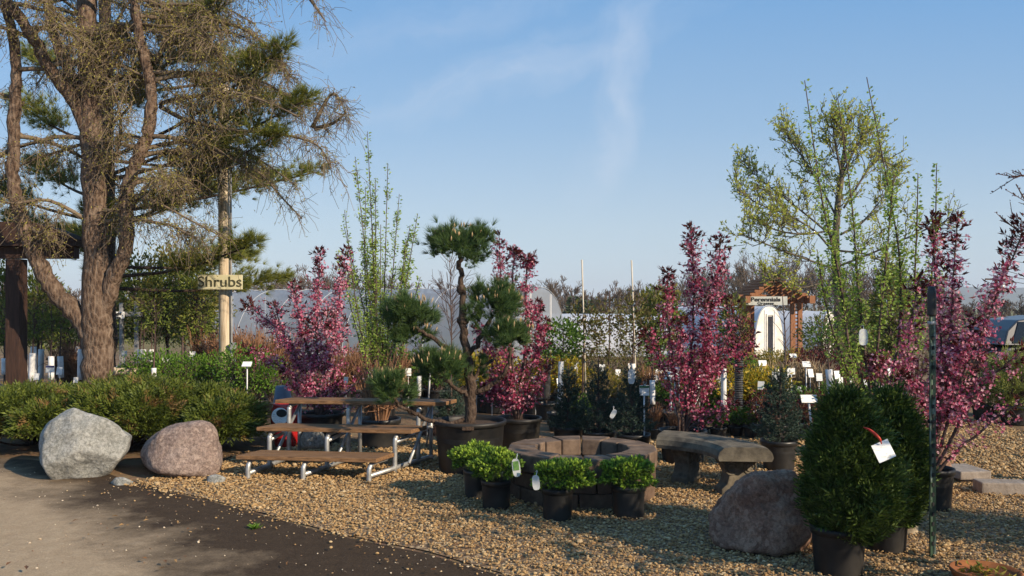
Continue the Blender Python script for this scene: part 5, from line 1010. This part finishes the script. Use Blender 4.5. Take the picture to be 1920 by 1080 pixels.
# green nursery trees behind the larch and pole
def nursery_tree(label, px, Y, cy, rx, ry, n, mat='treegreen', group=None):
    root = thing('nursery_tree', label, 'tree', G(px, Y), group); c = P(px, cy, Y); k = Y / F_PX; b = A(root.location); mb = MB().tube(resample(A([b, (b + c) / 2 + A([.03, 0, 0]), c + UP * ry * k * .8]), 11), taper(.035, .008, 11), 7); m = 60
    p, d = cloud(n, (rx * k, rx * k, ry * k), c, .05, .03); e = p[rng.choice(n, m)]; s = b + (c - b) * U(.45, 1.1, (m, 1)); mb.twigs(np.stack([s, (s + e) / 2 - UP * .04, e], 1), A([.010, .007, .004])); mb.build('trunk', M['crabbark'], root, True)
    MB().leaves(p, d, U(.06, .12, n), U(.03, .06, n)).build('crown', M[mat], root); return root
for px, Y, cy, rx, ry, lb in ((258, 17.5, 560, 40, 78, 'loose green tree just right of the larch trunk behind the lettered board'), (312, 18.0, 552, 46, 84, 'fullest green nursery tree midway between larch and pole'), (368, 17.2, 565, 42, 74, 'green nursery tree beside the left face of the pole'), (340, 20, 530, 50, 60, 'taller olive tree rising behind the row of nursery trees'),
        (70, 17.8, 575, 42, 72, 'green tree filling the gap between timber post and larch limb'), (8, 17.0, 575, 34, 80, 'green tree at the left edge behind the timber post'), (120, 18.5, 612, 36, 44, 'lower green tree tucked under the left larch limb'), (1668, 15.5, 590, 34, 92, 'dense green columnar tree behind the tall whips'), (1615, 16.5, 625, 34, 50, 'bushy green tree under the leafing tree'), (1540, 21, 632, 40, 36, 'dark green bush beside the right post of the arch'),
        (1235, 15, 600, 46, 56, 'thin olive leaved tree left of the tall crabapple'), (1375, 19, 610, 30, 50, 'olive tree between the tall crabapple and the arch'), (30, 24, 600, 50, 52, 'hazy olive tree farthest back left of the larch'), (95, 25, 590, 46, 56, 'olive tree far back under the pergola beam end'), (225, 24, 590, 44, 60, 'olive tree far back right beside the larch trunk'),
        (395, 23, 585, 40, 60, 'yellowish olive tree just left of the hoop greenhouse end'), (290, 25, 585, 46, 60, 'far olive tree seen through the nursery trees right of the larch'), (345, 24, 600, 44, 50, 'low far olive tree beside the left side of the pole')):
    nursery_tree(lb, px, Y, cy, rx, ry, int(rx * ry * .62))
for px, Y, pts in ((845, 11.8, 0), (1590, 13.5, 1)):
    root = thing('bare_young_tree', ('bare branching sapling seen behind the pom pom pine, sky between its twigs', 'bare sapling among the burgundy shrubs on the right')[pts], 'young tree', G(px, Y)); pot(root, .17, .25, 'pot'); b = A(root.location); tp = P(px - 2, 480 if not pts else 560, Y); l = resample(A([b + UP * .1, (b + tp) / 2 + A([.02, 0, 0]), tp]), 15); mb = MB().tube(l, taper(.016, .004, 15), 6)
    pos, tan, t, _ = on_lines([l], 34, .42, 1); d = nrm(dirs(34) * A([1, 1, .2]) + UP * .75); ln = U(.2, .75, 34)[:, None] * (1.2 - .7 * t[:, None]); L2 = np.stack([pos + d * ln * u + UP * ln * .15 * u * u for u in np.linspace(0, 1, 5)], 1); mb.twigs(L2, taper(.006, .003, 5)); pos, tan, t, _ = on_lines(list(L2), 200, .2, 1); e = pos + nrm(tan + dirs(200) * .6) * U(.06, .2, (200, 1)); mb.twigs(np.stack([pos, e], 1), A([.003, .002])); mb.build('trunk', M['crabbark'], root, True)

# ------------------------------------------------------------------ tree at the far right edge (its trunk stands outside the picture)
root = thing('budding_tree', 'bare dark twigs with swelling buds reaching in at the right edge', 'tree', G(2090, 7.4)); ln = []
mb = MB(); l = px_limb(mb, [(2090, 920), (2085, 700), (2075, 500), (2080, 300), (2090, 100)], [14, 12, 10, 8, 5], 7.4); ln.append(l[6:])
for pts, dy in (([(2078,520),(2040,440),(1980,360),(1930,330),(1890,334)], 0), ([(2020,420),(1970,400),(1930,385),(1905,345)], 0), ([(2078,560),(2000,480),(1940,440),(1902,405)], .2), ([(2080,400),(2010,300),(1960,240),(1935,200)], -.2), ([(2085,250),(2030,150),(1990,80)], .2), ([(2075,480),(2140,380),(2220,300)], -.2), ([(2080,420),(2120,350),(2200,200)], .4), ([(2078,600),(2020,560),(1960,540),(1930,545)], 0)):
    l = path(pts, 7.4, dy); mb.tube(l, taper(.012, .004, len(l)), 6); ln.append(l)
pos, tan, t, _ = on_lines(ln[1:], 130, .1, 1); d = nrm(tan + dirs(130) * .7 + UP * .2); e = pos + d * U(.05, .25, (130, 1)); tw2 = np.stack([pos, (pos + e) / 2, e], 1); mb.twigs(tw2, A([.0045, .004, .003])); mb.build('trunk', M['crabbark'], root, True)
pos, tan, t, _ = on_lines(list(tw2), 900, .2, 1.05); MB().leaves(pos, dirs(900) + tan, U(.012, .03, 900), U(.008, .018, 900)).build('buds', M['maroon'], root)

# ------------------------------------------------------------------ far trees
def bare_arrays(h, w, n1=13, n2=6, n3=6):
    out = []; t = np.linspace(0, 1, 6); tr_ = A([[0, 0, 0]]) + np.c_[np.sin(t * 3) * .05 * h, np.cos(t * 2.2) * .04 * h, t * h * .75]; out.append((tr_[None], taper(.035 * h * .5, .006 * h, 6)))
    lines = [tr_]; ln, rad = w * .95, .009 * h * .6
    for k, n in ((0, n1), (1, n1 * n2), (2, n1 * n2 * n3)):
        pos, tan, tt, _ = on_lines(lines, n, .3 if k == 0 else .2, 1.0); d = nrm(tan * .7 + dirs(n) * (.9 if k == 0 else .8) + UP * .35); L_ = ln * U(.5, 1.0, (n, 1)) * (1.2 - .5 * tt[:, None]); q = np.stack([pos + d * L_ * u + UP * L_ * .15 * u * u for u in (0, .35, .7, 1)], 1); out.append((q, taper(rad, rad * .45, 4))); lines = list(q); ln *= .5; rad *= .55
    return out
def bare_tree(label, px, Y, top, w, mat, n=(13, 6, 6)):
    root = thing('bare_tree', label, 'tree', G(px, Y)); b = A(root.location); h = P(px, top, Y)[2] - b[2]; ar_ = bare_arrays(h, w * Y / F_PX, *n); mb = MB(); mb.twigs(ar_[0][0] + b, ar_[0][1], 6); mb.twigs(ar_[1][0] + b, ar_[1][1], 4); mb.build('trunk', M[mat], root, True); m2 = MB(); [m2.twigs(q + b, r) for q, r in ar_[2:]]; m2.build('crown', M[mat], root)
M['fartwig'] = plain('far_brown_twig', (.085, .06, .045), (.15, .11, .08), .2, .95, 0); M['willow'] = plain('yellow_twig', (.26, .19, .08), (.36, .27, .13), .3, .9, 0)
bare_tree('rounded bare tree beyond the right end of the hoop greenhouse', 1030, 62, 497, 34, 'fartwig')
bare_tree('bare yellowish willow beyond the low white tunnel', 1232, 55, 532, 38, 'willow', (16, 7, 6))
bare_tree('tallest bare grey tree rising behind the garden arch on its left', 1392, 64, 466, 46, 'fartwig'); bare_tree('broad bare grey tree directly behind the garden arch', 1478, 66, 478, 50, 'fartwig'); bare_tree('bare tree standing alone left of the far power pole', 1848, 58, 545, 22, 'fartwig')
for px, top, lb in ((1075, 545, 'left one of three tiny dark evergreens beyond the tunnels'), (1088, 549, 'middle one of three tiny dark evergreens beyond the tunnels'), (1102, 552, 'right one of three tiny dark evergreens beyond the tunnels')):
    Y = 68; b = G(px, Y); h = P(px, top, Y)[2] - b[2]; n = 700; t = 1 - np.sqrt(1 - U(0, .98, n)); th = U(0, 2 * PI, n); r = .30 * h * (1 - t) * U(.5, 1, n); p = b + np.stack([r * np.cos(th), r * np.sin(th), .1 * h + t * h * .9], -1); root = thing('evergreen_tree', lb, 'tree', b)
    MB().leaves(p, np.stack([np.cos(th), np.sin(th), t * 0 + .1], -1), .35, .22).build('crown', M['evergreen'], root); MB().tube(A([b, b + UP * h * .9]), [.12, .03], 6).build('trunk', M['crabbark'], root)
mb = MB(); tops = ([430, 560, 700, 800, 900, 1000, 1100, 1220, 1300, 1400, 1520, 1650, 1760, 1800, 1960], [520, 508, 512, 535, 530, 525, 540, 530, 500, 488, 490, 500, 520, 562, 556]); variants = [bare_arrays(1.0, .42, 10, 5, 6) for _ in range(5)]
for px in np.concatenate([np.arange(-40, 1980, 21.0), np.arange(-30, 1980, 33.0)]):
    Y = U(72, 100); top = np.interp(px, *tops) + U(-6, 16); 
    if px < 430: top = 535 + U(-8, 12)
    b = G(px, Y); h = P(px, top, Y)[2] - b[2]; a_ = U(0, 6.28); R_ = A([[math.cos(a_), math.sin(a_), 0], [-math.sin(a_), math.cos(a_), 0], [0, 0, 1]]) * h
    for q, r in variants[rng.integers(5)]: mb.twigs(q @ R_ + b, np.maximum(r * h, .018))
tag(mb.build('far_wood', M['fartwig']), kind='stuff')
mb = MB(); n = 5200; px = U(-60, 1990, n); Y = U(66, 105, n); zt = np.interp(px, tops[0], tops[1]); hgt = (HZ - zt) * Y / F_PX + 2.4; p = np.stack([(px - 960) / F_PX * Y, Y, -.9 + hgt * U(0, .5, n) ** 1.2], -1); mb.leaves(p, dirs(n), U(.3, .7, n), U(.2, .4, n))
tag(mb.build('undergrowth', leaf('far_brush', [(.10, .075, .045), (.14, .10, .06), (.09, .085, .035), (.12, .08, .05)], 0)), kind='stuff')
Y = 62; b = G(1868, Y); pr_ = thing('power_pole', 'thin far power pole with a transformer above the parked car', 'pole', b); tp = P(1868, 517, Y); MB().tube(resample(A([b, tp]), 5), taper(.15, .11, 5), 8).build('shaft', M['crabbark'], pr_, True); MB().box(tp + A([0, 0, -.25]), (1.6, .1, .12)).build('crossarm', M['crabbark'], pr_); MB().lathe(tp + A([.32, -.15, -1.2]), [(.0, 0), (.2, 0), (.2, .6), (.0, .7)], 12).build('transformer', M['steel'], pr_, True)
for i, dz in enumerate((0, -.35)):
    q = A([tp + A([.7, 0, dz]), tp + A([14, 10, dz - .8]), tp + A([30, 22, dz + .3])]); MB().tube(resample(q, 14), .022, 4).build('wire', M['ink'], pr_)

# small white plant labels stuck in the pots all over the beds
pl = thing('pot_label', 'x', 'plant label', (0, 0, 0)); MB().box((0, 0, .50), (.075, .006, .10), 0, -.25).build('card', M['tagw'], pl); MB().tube(A([[0, .006, .0], [0, .006, .48]]), .004, 5).build('stick', M['white'], pl); first = True
for px0, px1, Y, n, lb, gr in ((1085, 1225, 14.6, 7, 'small white label among the tan pots beyond the blue green spruces', 'labels beyond the spruces'), (1210, 1350, 12.2, 8, 'small white label in the red twiggy shrubs behind the tall crabapple', 'labels behind the tall crabapple'), (1370, 1450, 11.6, 5, 'small white label among the low golden shrubs', 'labels in the golden shrubs'),
        (1440, 1570, 13.0, 9, 'small white label among the tan and burgundy shrubs before the arch', 'labels before the arch'), (1580, 1700, 12.2, 6, 'small white label in the burgundy shrubs under the tall whips', 'labels under the whips'), (890, 1055, 12.8, 7, 'small white label by the golden shrubs behind the pom pom pine', 'labels in the gold behind the pine'),
        (620, 760, 13.6, 5, 'small white label in the rust shrubs below the columnar trees', 'labels below the columnar trees'), (215, 400, 14.2, 7, 'small white label behind the bright shrubs right of the larch', 'labels behind the bright shrubs'), (1250, 1390, 15.6, 6, 'small white label in the far green row left of the arch', 'labels in the far green row'), (0, 140, 14.0, 5, 'small white label in the crowded row left of the larch', 'labels left of the larch')):
    for px in np.linspace(px0, px1, n):
        y = Y + U(-.5, .5); g = G(px + U(-7, 7), y); sc = U(.8, 1.35); rz = U(-.5, .5)
        if first: pl.location = Vector(tuple(g)); pl.scale = (sc,) * 3; pl.rotation_euler = (0, 0, rz); pl['label'] = lb; pl['group'] = gr; first = False
        else: copy_thing(pl, g, lb, gr, rz, sc)
# ------------------------------------------------------------------ unseen tree beside the camera, added to throw broken shade on the right
root = thing('added_shade_tree', 'unseen leafy young tree added right of the view to cast shade', 'tree', (4.0, 3.72, 0)); b = A(root.location); c = A([3.9, 3.8, 2.05])
mb = MB().tube(resample(A([b, (b + c) / 2, c + UP * .5]), 11), taper(.045, .01, 11), 8); p, d = cloud(520, (.85, .85, .9), c, .05, .03); e = p[rng.choice(520, 70)]; s_ = b + (c - b) * U(.5, 1.1, (70, 1)); mb.twigs(np.stack([s_, (s_ + e) / 2, e], 1), A([.012, .008, .004])); mb.build('trunk', M['crabbark'], root, True)
MB().leaves(p, d, U(.09, .16, 520), U(.06, .1, 520)).build('crown', M['green'], root)

# ------------------------------------------------------------------ the morning air: one box of thin haze round the whole place
mh = bpy.data.materials.new('haze_air'); mh.use_nodes = True; nt = mh.node_tree; nt.nodes.remove(nt.nodes['Principled BSDF']); pv = nt.nodes.new("ShaderNodeVolumePrincipled"); pv.inputs['Color'].default_value = (.80, .88, 1.0, 1); pv.inputs['Density'].default_value = .0004; nt.links.new(pv.outputs[0], nt.nodes['Material Output'].inputs['Volume'])
tag(MB().box((0, 1170, 30.5), (3900, 2500, 65)).build('haze', mh), kind='stuff')

# a few dry leaves and weeds on the gravel and dirt
n = 170; pp = np.stack([U(-3.2, 3.6, n), U(5.0, 9.0, n)], -1); a = U(0, 6.3, n); mb = MB(); mb.leaves(np.c_[pp, np.full(n, .035)], np.c_[np.cos(a), np.sin(a), U(-.2, .4, n)], U(.025, .06, n), U(.015, .03, n), nrm(np.c_[rng.normal(size=(n, 2)) * .3, np.ones(n)]))
tag(mb.build('fallen_leaves', leaf('dry_leaf', [(.20, .10, .04), (.12, .06, .03), (.28, .17, .07)], .1)), kind='stuff')
for (px, py) in ((478, 992),):
    Y = 2560 / (py - 575); c = G(px, Y); n = 60; d = nrm(np.c_[rng.normal(size=(n, 2)), U(.3, 1.2, n)]); mb = MB().leaves(c + np.c_[rng.normal(size=(n, 2)) * .004, np.full(n, .006)], d, U(.03, .07, n), U(.006, .014, n)); tag(mb.build('weed', M['hedge'], loc=c), 'small green weed growing in the dark dirt before the bleachers', 'weed')

place('fluffy', 4.75, 5.1, 'unseen soft green bushy shrub added to shade the lower right corner', sc=1.25)  # out-of-view shrub, added only for its shade on the lower right ground
sapling('unseen young staked tree added beyond the right edge to shade the path', 2140, 8.4, 760, 860, 380, 4, ('green', 2140, 470, 60, 90, 260))  # unseen tree added to lay shadow bands across the gravel path
